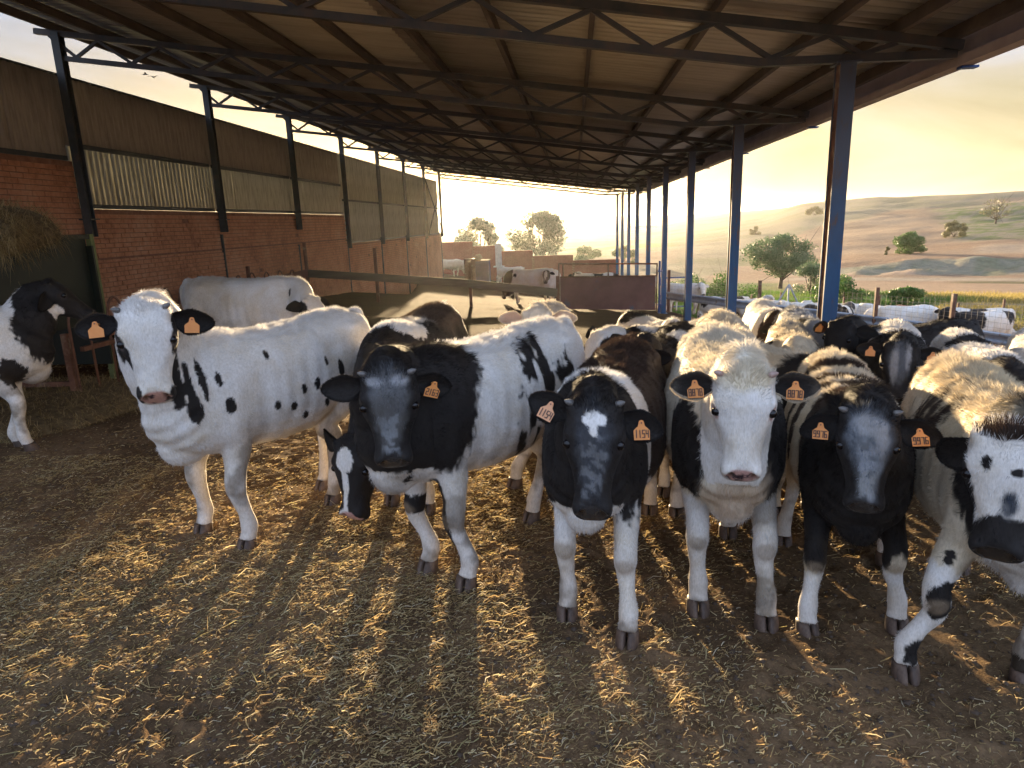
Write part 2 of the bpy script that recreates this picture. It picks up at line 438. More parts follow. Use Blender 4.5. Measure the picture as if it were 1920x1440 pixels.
    # tail stub
    if c.get('tail', True):
        S.limb([(-1.06, bx(-1.06), 1.07), (-1.125, bx(-1.1), 1.02), (-1.145, bx(-1.1), .90), (-1.13, bx(-1.1) + .01, .72), (-1.12, bx(-1.1) + .02, .55), (-1.12, bx(-1.1) + .02, .40)],
               [(.035, .035), (.03, .03), (.024, .024), (.020, .020), (.028, .028), (.016, .016)], n=8)
    V, F = S.arrays()
    return V, F, Hp, Hm, hs, tops

def remesh(V, F, vox, iters):
    me = bpy.data.meshes.new('tmp'); me.from_pydata(V.tolist(), [], F)
    o = bpy.data.objects.new('tmp', me); COL.objects.link(o)
    md = o.modifiers.new('r', 'REMESH'); md.mode = 'VOXEL'; md.voxel_size = vox; md.adaptivity = 0
    dg = bpy.context.evaluated_depsgraph_get()
    ev = o.evaluated_get(dg); m2 = bpy.data.meshes.new_from_object(ev)
    bpy.data.objects.remove(o); bpy.data.meshes.remove(me)
    n = len(m2.vertices); co = np.empty(n * 3, np.float32); m2.vertices.foreach_get('co', co); co = co.reshape(-1, 3).astype(np.float64)
    ne = len(m2.edges); ed = np.empty(ne * 2, np.int32); m2.edges.foreach_get('vertices', ed); ed = ed.reshape(-1, 2)
    deg = np.bincount(ed.ravel(), minlength=n).astype(np.float64)[:, None]
    def lap(x):
        a = np.zeros_like(x)
        for k in range(3):
            a[:, k] = np.bincount(ed[:, 0], x[ed[:, 1], k], n) + np.bincount(ed[:, 1], x[ed[:, 0], k], n)
        return a / deg - x
    for _ in range(iters):
        co = co + .55 * lap(co); co = co - .50 * lap(co)
    for _ in range(2): co = co + .4 * lap(co)
    nf = len(m2.polygons)
    lt = np.empty(nf, np.int32); m2.polygons.foreach_get('loop_total', lt)
    li = np.empty(len(m2.loops), np.int32); m2.loops.foreach_get('vertex_index', li)
    bpy.data.meshes.remove(m2)
    if np.all(lt == 4): return co, li.reshape(-1, 4)
    # keep quads only plus split the rest
    st = np.concatenate([[0], np.cumsum(lt)[:-1]]); q = li[st[lt == 4][:, None] + np.arange(4)]
    return co, q

def colour_of(ch): return np.array(COLS[ch] if isinstance(ch, str) else ch)

def paint(c, co, Hp, Hm, hs, seed):
    """coat colour per point from the calf's list of patches; returns rgb, wetness, and head coordinates"""
    n = len(co); q = ((co - Hp) @ np.linalg.inv(Hm).T) / hs
    base = np.tile(colour_of(c.get('base', 'w')), (n, 1)).astype(np.float64)
    wet = np.zeros(n)
    off = np.array([seed * 3.7, seed * 1.3, seed * 2.1])
    nz = (fbm(co + off, 9, 3) - .5) * 2; nf = (vnoise((co + off) * np.array([70, 90, 26])) - .5) * 2
    nb = fbm(co + off + 9, 34, 2); nm = (fbm(co + off + 2, 38, 2) - .5) * 2
    hbox = (q[:, 0] > -.075) & (q[:, 0] < .5) & (np.abs(q[:, 1]) < .17) & (q[:, 2] > -.25) & (q[:, 2] < .09) & (q[:, 0] > -.075 - (q[:, 2] + .02) * 0.9)
    ft = c.get('feet') or [(.06, .13), (.06, -.13), (-.93, .13), (-.93, -.13)]; legp = []
    for i in range(4):
        s = 1 if i % 2 == 0 else -1; fx, fy = ft[i]; z = co[:, 2]
        if i < 2: kx, ky, tx, ty = .09 * .42 + fx * .58 + .028, s * .135 * .42 + fy * .58, .09, s * .14
        else: kx, ky, tx, ty = fx - .045, s * .12 * .4 + fy * .6, -.85, s * .14
        t1 = np.clip(z / .35, 0, 1); t2 = np.clip((z - .35) / .4, 0, 1)
        X = (fx * (1 - t1) + kx * t1) * (1 - t2) + tx * t2; Yv = (fy * (1 - t1) + ky * t1) * (1 - t2) + ty * t2
        legp.append(np.stack([co[:, 0] - X, co[:, 1] - Yv, z], 1))
    for op in c['coat']:
        sp, cx_, cy_, cz_, rx, ry, rz, ch = op[:8]
        edge = op[8] if len(op) > 8 else .35
        P = co if sp == 'B' else (q if sp == 'H' else legp[int(sp[1])])
        d = np.sqrt(((P[:, 0] - cx_) / rx) ** 2 + ((P[:, 1] - cy_) / ry) ** 2 + ((P[:, 2] - cz_) / rz) ** 2)
        rm = min(rx, ry, rz) if min(rx, ry, rz) < 1 else 1
        d = d + nz * edge * .50 + nm * edge * (.34 if rm < .1 else .14) + nf * .10 * min(1.0, .06 / max(rm, .02) + .45)
        k = sstep(1.04, .94, d) if isinstance(ch, str) and ch not in 'gl' else sstep(1.22, .62, d) * (.75 + .5 * nb)
        if sp == 'H': k = k * hbox
        elif rx >= 2: k = k * (~hbox)
        elif sp[0] == 'L': k = k * (co[:, 2] < .72) * (np.abs(P[:, 1]) < .12) * (np.abs(P[:, 0]) < .16)
        if len(op) > 9 and op[9] == 'speck': k = k * sstep(.50, .54, nb)
        if len(op) > 9 and op[9] == 'streak': k = k * sstep(.52, .60, fbm(co * np.array([4.2, 1.2, 2.0]) * 1.0 + off + 4, 3.2, 3))
        base = base * (1 - k[:, None]) + colour_of(ch) * k[:, None]
    # knees rubbed bare, lower legs soiled
    feet = c.get('feet') or [(.06, .13), (.06, -.13), (-.93, .13), (-.93, -.13)]
    for i in (0, 1):
        fx, fy = feet[i]; s = 1 if i == 0 else -1
        kx = .09 * .42 + fx * .58 + .028 + .05; ky = s * .135 * .42 + fy * .58
        d = np.sqrt(((co[:, 0] - kx) / .05) ** 2 + ((co[:, 1] - ky) / .05) ** 2 + ((co[:, 2] - .345) / .042) ** 2) + nz * .5
        k = sstep(1.1, .6, d) * .55; base = base * (1 - k[:, None]) + np.array((.36, .28, .20)) * k[:, None]
    k = sstep(.32, .02, co[:, 2] + nz * .14) * .42 + sstep(.55, .8, fbm(co + off + 3, 6, 3)) * .10 * (co[:, 2] < .7)
    base = base * (1 - k[:, None]) + base * np.array((.62, .50, .36)) * k[:, None]
    k = sstep(.52, .66, fbm(co + off + 21, 5.5, 4)) * sstep(.85, .35, co[:, 2]) * (~hbox) * .66
    base = base * (1 - k[:, None]) + np.array((.17, .12, .07)) * (.3 + .7 * base.mean(1)[:, None]) * k[:, None]
    # nose pad
    ec = c.get('eyerim', (.035, .028, .028))
    d = np.sqrt(((q[:, 0] - .160) / .034) ** 2 + ((np.abs(q[:, 1]) - .114) / .032) ** 2 + ((q[:, 2] + .029) / .025) ** 2)
    k = sstep(1.15, .85, d + nf * .1) * hbox; base = base * (1 - k[:, None]) + np.array(ec) * k[:, None]
    npad = hbox & (q[:, 0] > .33)
    d = np.sqrt(((q[:, 0] - .442) / .044) ** 2 + (q[:, 1] / .066) ** 2 + ((q[:, 2] + .050) / .052) ** 2)
    k = sstep(1.08, .9, d) * npad
    nose = c.get('nose', 'n')
    ncol = np.tile(colour_of('p' if nose == 'pk' else nose), (n, 1))
    if nose == 'pk':
        s_ = sstep(.58, .62, fbm(co + off, 40, 2))[:, None]; ncol = ncol * (1 - s_) + np.array((.05, .03, .05)) * s_
    base = base * (1 - k[:, None]) + ncol * k[:, None]; wet = np.maximum(wet, k)
    d = ((q[:, 0] - .444) / .012) ** 2 + ((np.abs(q[:, 1]) - .044) / .010) ** 2 + ((q[:, 2] + .046) / .024) ** 2
    k = np.exp(-d) * npad; base = base * (1 - k[:, None]) + np.array((.02, .012, .012)) * k[:, None]
    return base, wet, q, hbox

def sculpt_head(co, q, hbox, Hm, hs):
    """mouth line, nostrils, eye sockets pressed into the finished surface (q are head coordinates)"""
    dq = np.zeros_like(q)
    for s in (-1, 1):
        d = ((q[:, 0] - .440) / .017) ** 2 + ((q[:, 1] - s * (.043 + (q[:, 0] - .44) * .4)) / .013) ** 2 + ((q[:, 2] + .042) / .026) ** 2
        dq[:, 0] -= .026 * np.exp(-d); dq[:, 2] -= .020 * np.exp(-d)
        d = ((q[:, 0] - .160) / .026) ** 2 + ((q[:, 1] - s * .118) / .030) ** 2 + ((q[:, 2] + .030) / .020) ** 2
        dq[:, 1] -= s * .011 * np.exp(-d); dq[:, 2] -= .004 * np.exp(-d)
        for (x_, y_, z_, rx_, ry_, rz_, dd_) in ((.245, .088, -.050, .055, .030, .032, .011), (.335, .060, -.022, .05, .022, .026, .006), (.070, .118, -.035, .030, .030, .032, .009), (.190, .080, .010, .035, .022, .03, .004)):
            d = ((q[:, 0] - x_) / rx_) ** 2 + ((q[:, 1] - s * y_) / ry_) ** 2 + ((q[:, 2] - z_) / rz_) ** 2
            dq[:, 1] -= s * dd_ * np.exp(-d); dq[:, 2] -= dd_ * .5 * np.exp(-d)
    ml = np.exp(-((q[:, 2] + .112 + (q[:, 0] - .44) * .15) / .007) ** 2) * sstep(.27, .34, q[:, 0])
    r = q.copy(); r[:, 0] -= .36; r[:, 2] += .10; r /= (np.linalg.norm(r, axis=1)[:, None] + 1e-6)
    dq -= r * (ml * .009)[:, None]
    return co + (dq * hbox[:, None] * hs) @ Hm.T

def attrs(me, col, wet=None):
    a = me.attributes.new('coat', 'FLOAT_COLOR', 'POINT')
    a.data.foreach_set('color', np.concatenate([col, np.ones((len(col), 1))], 1).astype(np.float32).ravel())
    if wet is not None:
        b = me.attributes.new('wet', 'FLOAT', 'POINT'); b.data.foreach_set('value', wet.astype(np.float32))

def vnormals(co, F):
    fn = np.cross(co[F[:, 2]] - co[F[:, 0]], co[F[:, 3]] - co[F[:, 1]])
    vn = np.zeros_like(co)
    for j in range(F.shape[1]):
        for k in range(3): vn[:, k] += np.bincount(F[:, j], fn[:, k], len(co))
    vn /= np.linalg.norm(vn, axis=1)[:, None] + 1e-12
    return vn, np.linalg.norm(fn, axis=1) * .5

def blades(P, D, L, W, side, bend=None):
    """triangular blades with a bent tip: returns verts, faces(tris)"""
    n = len(P); S = side
    mid = P + D * (L * .55)[:, None]; tip = P + D * L[:, None] + (bend if bend is not None else 0)
    V = np.stack([P - S * W[:, None], P + S * W[:, None], mid + S * (W * .7)[:, None], mid - S * (W * .7)[:, None], tip], 1).reshape(-1, 3)
    b = np.arange(n)[:, None] * 5
    F = np.concatenate([b + np.array([0, 1, 2]), b + np.array([0, 2, 3]), b + np.array([3, 2, 4])])
    return V, F

def fur(co, F, col, q, hbox, Hm, c, count, r, lenk=1.0):
    vn, area = vnormals(co, F)
    cen = co[F].mean(1)
    qc = q[F].mean(1); hb = hbox[F].all(1)
    w = area * (1 + 1.2 * sstep(.95, 1.1, cen[:, 2])) * np.where(hb & (qc[:, 0] > .40), .0, 1) * np.where(cen[:, 2] < .06, 0, 1)
    # only patches that can be seen from in front, give or take
    idx = r.choice(len(F), count, p=w / w.sum())
    u = r.random((count, 1)); v = r.random((count, 1)); f = F[idx]
    P = (1-u)*(1-v)*co[f[:, 0]] + u*(1-v)*co[f[:, 1]] + u*v*co[f[:, 2]] + (1-u)*v*co[f[:, 3]]
    N = vn[f[:, 0]]; h = hb[idx]; Q = q[f[:, 0]]
    flow = np.tile(np.array([-.75, 0, -.55]), (count, 1))
    flow[P[:, 2] < .55] = (-.1, 0, -1)
    nk = P[:, 0] > .22
    flow[nk] = (-.35, 0, -.8)
    hf = np.where((Q[:, 0] < .13)[:, None], -np.array([1, 0, 0]) * .8 + np.stack([0*Q[:, 1], Q[:, 1] * 4, 0*Q[:, 1]], 1), np.array([.8, 0, -.1]))
    hf = hf @ Hm.T
    flow = np.where(h[:, None], hf, flow)
    flow = flow - N * (flow * N).sum(1)[:, None]; flow /= np.linalg.norm(flow, axis=1)[:, None] + 1e-9
    top = sstep(.55, .95, N[:, 2]) * sstep(.9, 1.05, P[:, 2]) * (~h)
    L = .011 + .017 * top + .006 * nk * (~h)
    L = np.where(h, .009 + .018 * sstep(.07, -.02, Q[:, 0]) * sstep(-.08, -.0, Q[:, 2]), L)
    L = np.where(P[:, 2] < .42, .009, L)
    L = L * (.6 + .8 * r.random(count)) * lenk * c.get('fuzz', 1.0)
    lift = .14 + .24 * r.random(count) + .30 * top + np.where(h & (Q[:, 0] < .02), .4, 0)
    jit = r.normal(0, .15, (count, 3))
    cl = np.stack([vnoise(P * 28 + 5) - .5, vnoise(P * 28 + 50) - .5, vnoise(P * 28 + 90) - .5], 1) * 1.5
    D = flow + N * lift[:, None] + jit + cl; D /= np.linalg.norm(D, axis=1)[:, None]
    side = np.cross(D, N); side /= np.linalg.norm(side, axis=1)[:, None] + 1e-9
    W = (.00055 + .00045 * r.random(count)) * (1 if lenk <= 1 else 1.7)
    V, T = blades(P - N * .001, D, L, W, side, -np.array([0, 0, .25]) * L[:, None] * .5)
    cb = col[f[:, 0]]; dk = (cb.mean(1, keepdims=True) < .15)
    cc = cb * np.where(dk, .7 + 1.3 * r.random((count, 1)) ** 2, .85 + .28 * r.random((count, 1)))
    return V, T, np.repeat(cc, 5, 0)

def ear_mesh(s, c, which, r, hairs):
    """ear in head axes: base at the side of the poll; s=+1 animal's left. Cupped leaf open towards the face side."""
    droop, sweep, twist = c.get('ears', {}).get(which, (12, 12, 0))
    L = c.get('earlen', .185); n = 13; m = 13
    inner = colour_of(c.get('earin', {}).get(which, 'k') if isinstance(c.get('earin'), dict) else c.get('earin', 'k'))
    outer = colour_of(c.get('earout', {}).get(which, 'k') if isinstance(c.get('earout'), dict) else c.get('earout', 'k'))
    d, w = math.radians(droop), math.radians(sweep)
    # axis outward, opened to +z (head), drooping towards +x (muzzle side, which is down)
    ax = np.array([math.sin(d) * math.cos(w), s * math.cos(d) * math.cos(w), -math.sin(w)])
    nrm = np.array([0, 0, 1.]); nrm = nrm - ax * nrm.dot(ax); nrm /= np.linalg.norm(nrm)
    dn = np.cross(ax, nrm); dn *= np.sign(dn[0])
    tw = math.radians(twist); nrm, dn = nrm * math.cos(tw) + dn * math.sin(tw), dn * math.cos(tw) - nrm * math.sin(tw)
    base = np.array([.042, s * .098, -.070])
    V = []; C = []
    for side in (0, 1):
        for i in range(n):
            t = i / (n - 1)
            wd = .030 + .036 * math.sin(PI * min(1, t ** .75 * 1.0)) ** .8 if t < .5 else (.066 * math.sqrt(max(0, 1 - ((t - .5) / .5) ** 2.2)) + .002)
            wd = (.022 + .040 * sstep(0, .42, np.array(t))) * max(0.0, 1 - max(0, (t - .38) / .62) ** 1.9) ** .72 + .002
            for j in range(m):
                a = -1 + 2 * j / (m - 1)
                cup = (a * a) * wd * (.75 - .35 * t) - .012 * (1 - t)
                th = (.0065 * (1 - t * .6) * math.sqrt(max(0, 1 - a * a)) + .0008) * (1 if side == 0 else -1)
                p = base + ax * (L * t) + dn * (a * wd + .008 * math.sin(PI * t)) + nrm * (cup + th)
                V.append(p)
                rim = sstep(.72, 1.0, np.array(max(abs(a), t)))
                C.append(inner * (1 - rim) + outer * rim if side == 0 else outer)
    F = []
    k = n * m
    for i in range(n - 1):
        for j in range(m - 1):
            a, b, c_, d_ = i*m+j, i*m+j+1, (i+1)*m+j+1, (i+1)*m+j
            F.append((a, b, c_, d_)); F.append((k+d_, k+c_, k+b, k+a))
    for i in range(n - 1):
        F.append((i*m, (i+1)*m, k+(i+1)*m, k+i*m)); F.append((i*m+m-1, k+i*m+m-1, k+(i+1)*m+m-1, (i+1)*m+m-1))
    for j in range(m - 1):
        F.append(((n-1)*m+j, (n-1)*m+j+1, k+(n-1)*m+j+1, k+(n-1)*m+j)); F.append((j+1, j, k+j, k+j+1))
    V = np.array(V); C = np.array(C)
    hv = None
    if hairs:
        # fringe along the rim and fluff inside
        nh = hairs; t = .08 + .92 * r.random(nh); a = np.where(r.random(nh) < .55, np.sign(r.random(nh) - .5) * (.85 + .15 * r.random(nh)), -1 + 2 * r.random(nh))
        ii = np.clip((t * (n - 1)).astype(int), 0, n - 1); jj = np.clip(((a + 1) / 2 * (m - 1)).round().astype(int), 0, m - 1)
        sd = (r.random(nh) < .45).astype(int)
        gi = t * (n - 1); gj = (a + 1) / 2 * (m - 1); i0 = np.minimum(gi.astype(int), n - 2); j0 = np.minimum(gj.astype(int), m - 2); fi = (gi - i0)[:, None]; fj = (gj - j0)[:, None]; G = sd * k
        P = V[G+i0*m+j0]*(1-fi)*(1-fj) + V[G+(i0+1)*m+j0]*fi*(1-fj) + V[G+i0*m+j0+1]*(1-fi)*fj + V[G+(i0+1)*m+j0+1]*fi*fj + r.normal(0, .001, (nh, 3))
        D = ax * (.7 + .3 * r.random(nh))[:, None] + dn * (a * 1.0)[:, None] + nrm * np.where(sd == 0, .35, -.35)[:, None] + r.normal(0, .3, (nh, 3))
        D /= np.linalg.norm(D, axis=1)[:, None]
        Lh = (.003 + .008 * r.random(nh)) * c.get('earfuzz', 1.0) * np.where(np.abs(a) > .8, 1.2, .8)
        sv = np.cross(D, nrm); sv /= np.linalg.norm(sv, axis=1)[:, None] + 1e-9
        hv = blades(P, D, Lh, np.full(nh, .0008), sv)
        hc = np.repeat(C[sd * k + ii * m + jj] * (.7 + .5 * r.random((nh, 1))), 5, 0)
        fr = c.get('fringe')
        if fr is not None:
            mk = np.repeat((np.abs(a) > .8) & (a > 0 if True else True), 5)
            hc[mk] = colour_of(fr)
        hv = (hv[0], hv[1], hc)
    tagp = base + ax * (L * .46) - dn * .006 + nrm * (.040)
    return V, F, C, hv, tagp, ax, dn, nrm

SEG = {'0': 'abcdef', '1': 'bc', '2': 'abged', '3': 'abgcd', '4': 'fgbc', '5': 'afgcd', '6': 'afgedc', '7': 'abc', '8': 'abcdefg', '9': 'abcdfg'}
def tag_mesh(text, mats, w=.062, h=.044):
    """ear tag: rounded plate with a narrow shoulder and stud, numbers raised a hair; hangs along -y of its own plane, faces +z"""
    mb = MB(); t = .0013
    out = [(-w/2, -h-.024), (w/2, -h-.024), (w/2+.001, -.030), (w*.40, -.022), (.014, -.013), (.0105, .002), (.0085, .009), (0, .012), (-.0085, .009), (-.0105, .002), (-.014, -.013), (-w*.40, -.022), (-w/2-.001, -.030)]
    n = len(out)
    bend = lambda x, y: -.0022 * (x / (w/2)) ** 2
    vs = [(x, y, t + bend(x, y)) for x, y in out] + [(x, y, -t + bend(x, y)) for x, y in out]
    mb.add(vs, [tuple(range(n)), tuple(range(2*n-1, n-1, -1))] + [(i, i+n, (i+1) % n + n, (i+1) % n) for i in range(n)])
    mb.tube([(0, 0, -.040), (0, 0, .004)], [.0068, .0068], 10)
    mb.cur = 1
    mb.tube([(0, 0, .0035), (0, 0, .0046)], [.003, .003], 8)
    if text:
        k = len(text); cw = w * .92 / k; ch = .029; y0 = -h - .014; st = .0019
        for i, chh in enumerate(text):
            cx0 = (i - (k - 1) / 2) * cw; a = cw * .30
            xs = {'a': ((-a, ch), (a, ch)), 'b': ((a, ch), (a, ch/2)), 'c': ((a, ch/2), (a, 0)), 'd': ((-a, 0), (a, 0)), 'e': ((-a, 0), (-a, ch/2)), 'f': ((-a, ch/2), (-a, ch)), 'g': ((-a, ch/2), (a, ch/2))}
            if chh == '1': mb.box((cx0, y0 + ch / 2, t + .0004), (st*1.7, ch + st*1.7, .0012)); continue
            for sgm in SEG[chh]:
                (x1, y1), (x2, y2) = xs[sgm]
                mb.box((cx0 + (x1+x2)/2, y0 + (y1+y2)/2, t + .0004), (abs(x2-x1) + st*1.6, abs(y2-y1) + st*1.6, .0012) if False else (max(abs(x2-x1), 0) + st*1.7, abs(y2-y1) + st*1.7, .0012))
    return mb.mesh('ear_tag', mats)

HOOF_ME = None
def hoof_mesh():
    global HOOF_ME
    if HOOF_ME: return HOOF_ME
    S = Solid()
    for s in (-1, 1):
        rs = []
        for z, xo, rx, ry in [(.062, -.004, .038, .0215), (.050, .000, .040, .0235), (.030, .006, .045, .0250), (.010, .012, .050, .0255), (.0, .014, .051, .0250), (-.004, .014, .049, .024)]:
            r_ = ring((xo, s * .0255, z), np.array([1., 0, 0]), np.array([0, 1., 0]), rx, ry, n=14, p=.9)
            # toe pointed, inner side flat, slight turn-in
            dx = (r_[:, 0] - xo) / rx
            r_[:, 1] = s * .0255 + (r_[:, 1] - s * .0255) * (1 - .35 * np.clip(dx, 0, 1) ** 2)
            r_[:, 1] = np.where(s * r_[:, 1] < .0025, s * .0025, r_[:, 1])
            r_[:, 1] -= s * .010 * np.clip(dx, 0, 1) ** 2
            r_[:, 1] = np.where(s * r_[:, 1] < .0015, s * .0015, r_[:, 1])
            rs.append(r_)
        S.rings(rs)
        S.ball((-.045, s * .016, .075), (.011, .010, .012), n=8, k=5)   # dew claw
    V, F = S.arrays()
    HOOF_ME = mesh_from('hoof', V, F, M_HOOF, smooth=True)
    return HOOF_ME

def sphere_me(name, r, mat, n=16, k=10):
    S = Solid(); S.ball((0, 0, 0), r, n=n, k=k); V, F = S.arrays()
    return mesh_from(name, V, F, mat, smooth=True)
EYE_ME = sphere_me('eye', .0205, M_EYE)
def bud_me(mat):
    S = Solid(); X, Y, Z = np.eye(3)
    S.rings([ring((0, 0, z), X, Y, r, r, n=12, p=1) for z, r in [(-.012, .0145), (.002, .0135), (.012, .010), (.020, .0055), (.024, .0025)]])
    V, F = S.arrays(); return mesh_from('horn_bud', V, F, mat, smooth=True)
BUD = {'p': bud_me(M_HORN), 'k': bud_me(M_HORND)}

CACHE = {}
def m4(Rm, t, sc=1.0):
    M = Matrix.Identity(4)
    for i in range(3):
        for j in range(3): M[i][j] = float(Rm[i][j]) * sc
        M[i][3] = float(t[i])
    return M

def calf(c, seed=0):
    """c: dict with pos, face (heading deg, 0 = +X), scale, head pose, coat ... builds one calf and its parts"""
    lod = c.get('lod', 0)
    vox, its = ((.0098, 5), (.015, 3), (.026, 1))[lod]
    key = c.get('key')
    if key and key in CACHE: co, F, Hp, Hm, hs, tops = CACHE[key]
    else:
        V, F0, Hp, Hm, hs, tops = raw_calf(c)
        co, F = remesh(V, F0, vox, its)
        if key: CACHE[key] = (co, F, Hp, Hm, hs, tops)
    r = np.random.default_rng(100 + seed)
    col, wet, q, hbox = paint(c, co, Hp, Hm, hs, seed)
    cs = sculpt_head(co, q, hbox, Hm, hs) if lod < 2 else co
    if lod < 2:
        nz = fbm(co + seed, 7, 2) - .5
        vn, _ = vnormals(cs, F); amp = .012 * sstep(.35, .7, co[:, 2]) * (~hbox)
        cs = cs + vn * (nz * amp)[:, None]
        ax_, ay_, az_ = co[:, 0], np.abs(co[:, 1]), co[:, 2]; hide = (~hbox)
        def dent(x, z, rx, rz, d): return d * np.exp(-((ax_ - x) / rx) ** 2 - ((az_ - z) / rz) ** 2) * (ay_ > .08)
        dd = dent(-.62, .97, .09, .07, -.020) + dent(-.64, .66, .10, .09, -.016) + dent(-.06, .74, .045, .20, -.014) + dent(.24, .84, .04, .16, -.012) + dent(-.86, 1.04, .06, .03, .012) + dent(.10, .78, .05, .16, .010)
        dd += .0024 * np.sin(ax_ * 62 + az_ * 9) * sstep(-.60, -.50, ax_) * sstep(-.10, -.18, ax_) * sstep(.58, .68, az_) * sstep(1.0, .9, az_)
        dd += .0036 * np.sin((ax_ * .8 + az_) * 70 + ay_ * 10) * sstep(.24, .32, ax_) * sstep(1.02, .9, az_) * sstep(.55, .62, az_)
        cs = cs + vn * (dd * hide)[:, None]
    root = empty('calf', c['pos'], c['label'], c.get('cat', 'calf'), c.get('group', 'calves in the yard'), (c.get('tilt', 0), 0, math.radians(c['face'])), c.get('s', 1.0))
    me = mesh_from('body', cs, F, M_COAT, smooth=True); attrs(me, col, wet)
    link('body', me, root)
    fc = c.get('fur', (85000, 22000, 0)[lod])
    if fc:
        hv, hf, hc = fur(cs, F, col, q, hbox, Hm, c, fc, r, (1, 1.15, 1)[lod])
        hm = mesh_from('hair_coat', hv, hf, M_HAIR); attrs(hm, hc)
        tag(link('hair_coat', hm, root), kind='stuff')
    for s, which in ((1, 'L'), (-1, 'R')):
        V, Fe, C, hvv, tagp, ax, dn, nrm = ear_mesh(s, c, which, r, (4500, 900, 0)[lod])
        em = mesh_from('ear', V, Fe, M_COAT, smooth=True); attrs(em, C, np.zeros(len(V)))
        e = link('ear', em, root); e.matrix_local = m4(Hm, Hp, hs)
        if hvv:
            hm = mesh_from('ear_hair', hvv[0], hvv[1], M_HAIR); attrs(hm, hvv[2])
            tag(link('ear_hair', hm, e), kind='stuff')
        tg = c.get('tags', {}).get(which)
        if tg is not None:
            txt, tilt = tg[0], tg[1]; mats = [M_TAGP if len(tg) > 2 else M_TAG, M_INK]
            tm = tag_mesh(txt, mats)
            # the plate hangs towards the muzzle side and faces out of the ear
            yv = -np.array([1., 0, 0]); zv = nrm * .8 + np.array([0, 0, .6]); 
            a = math.radians(tilt); yv = yv * math.cos(a) + np.array([0, 1., 0]) * math.sin(a)
            zv = zv - yv * yv.dot(zv); zv /= np.linalg.norm(zv); xv = np.cross(yv, zv)
            t_ = link('ear_tag', tm, e); t_.matrix_local = m4(np.stack([xv, yv, zv], 1), tagp + zv * .006, c.get('tagscale', 1.0))
            if len(tg) > 3: t_.matrix_local = t_.matrix_local @ Matrix.Rotation(math.radians(tg[3]), 4, 'X')
    if lod < 2:
        for s in (1, -1):
            ey = link('eye', EYE_ME, root)
            ey.matrix_local = m4(Hm, Hp + (np.array([.161, s * .1035, -.026]) * hs) @ Hm.T, hs)
            if c.get('buds'):
                zz = np.array([-.25, s * .80, .55]); zz /= np.linalg.norm(zz); xx = np.cross([0, 1., 0], zz); xx /= np.linalg.norm(xx); yy = np.cross(zz, xx)
                b = link('horn_bud', BUD[c['buds']], root)
                b.matrix_local = m4(Hm @ np.stack([xx, yy, zz], 1), Hp + (np.array([-.004, s * .100, .004]) * hs) @ Hm.T, hs)
        ha = c.get('hoofturn', (0, 0, 0, 0))
        for i, (hx_, hy_, hz_) in enumerate(tops):
            hf_ = link('hoof', hoof_mesh(), root)
            hf_.location = (hx_ + .006, hy_, hz_ + .002); hf_.rotation_euler = (0, 0, math.radians(ha[i])); hf_.scale = (1.02, 1.0, 1.0)
    return root
# ---------------------------------------------------------------- land
AZN = np.array([-181, -60, -30, -12, -5, 1, 6, 10, 14.5, 18.2, 22.5, 26, 31, 45, 75, 181.])
RN = np.array([30, 45, 60, 75, 86, 96, 110, 150, 220, 340, 450, 700, 1100, 1700, 2600, 4200.])
TZ = {  # metres, one row per azimuth
 -181: [-1.2, -1.5, -2, -2, -2, -2, -2, -2, 0, 2, 4, 8, 10, 14, 20, 20], -60: [-1.2, -1.5, -2, -2.5, -3, -3, -3, -3, -2, 0, 3, 6, 9, 12, 18, 18],
 -30: [-1.6, -2.2, -3, -3.6, -4, -4.2, -4.5, -5, -5.5, -6, -6, -5, -3, 4, 16, 16], -12: [-2, -3, -4.2, -4.6, -4.8, -5, -5.2, -5.8, -7, -8.7, -9.6, -10, -9, -4, 7, 5],
 -5: [-2, -3, -4.2, -4.6, -4.9, -5.1, -5.3, -5.9, -7, -8.7, -9.6, -10, -8.5, -2, 19, 14], 1: [-2.6, -3.6, -4.4, -4.8, -5, -5.2, -5.4, -6.0, -7, -8.7, -9.2, -9, -7.5, -1.5, 15, 12],
 6: [-2.6, -3.8, -4.5, -5.0, -5.2, -5.4, -5.6, -6.2, -7, -8.2, -8.4, -7, -4, -1, 8.5, 8], 10: [-2.6, -3.8, -4.5, -5.1, -5.3, -5.5, -5.7, -6.2, -6.8, -7.0, -6, -2, 4.3, 4, 5, 5],
 14.5: [-2.5, -3.6, -4.4, -5.2, -5.4, -5.6, -5.8, -6.0, -5.6, -4, -2, 3.0, 6.4, 3, 3, 3], 18.2: [-2.4, -3.4, -4.4, -5.2, -5.4, -5.4, -5.5, -5.4, -4.0, 0, 5.6, 10.2, 8, 3, 3, 3],
 22.5: [-2.2, -3.3, -4.4, -5.2, -5.4, -4.9, -4.8, -4.8, -3.0, 2.4, 8.2, 9.0, 6, 3, 3, 3], 26: [-2.2, -3.3, -4.4, -5.2, -5.4, -4.4, -4.6, -4.8, -2.6, 2.8, 8.0, 9.2, 6, 3, 3, 3],
 31: [-2.2, -3.2, -4.3, -5.1, -5.3, -4.3, -4.4, -4.2, -2.0, 3.2, 8.2, 10.8, 8, 4, 3, 3], 45: [-2, -3, -4, -5, -5, -4.2, -4, -3.5, -.5, 5, 11, 14, 12, 8, 6, 6],
 75: [-1.6, -2.2, -3, -3.5, -3.5, -3, -3, -2.5, 0, 5, 10, 14, 14, 14, 14, 14], 181: [-1.2, -1.5, -2, -2, -2, -2, -2, -2, 0, 2, 4, 8, 10, 14, 20, 20]}
_tab = np.array([TZ[float(a) if float(a) in TZ else int(a)] for a in AZN], dtype=np.float64)
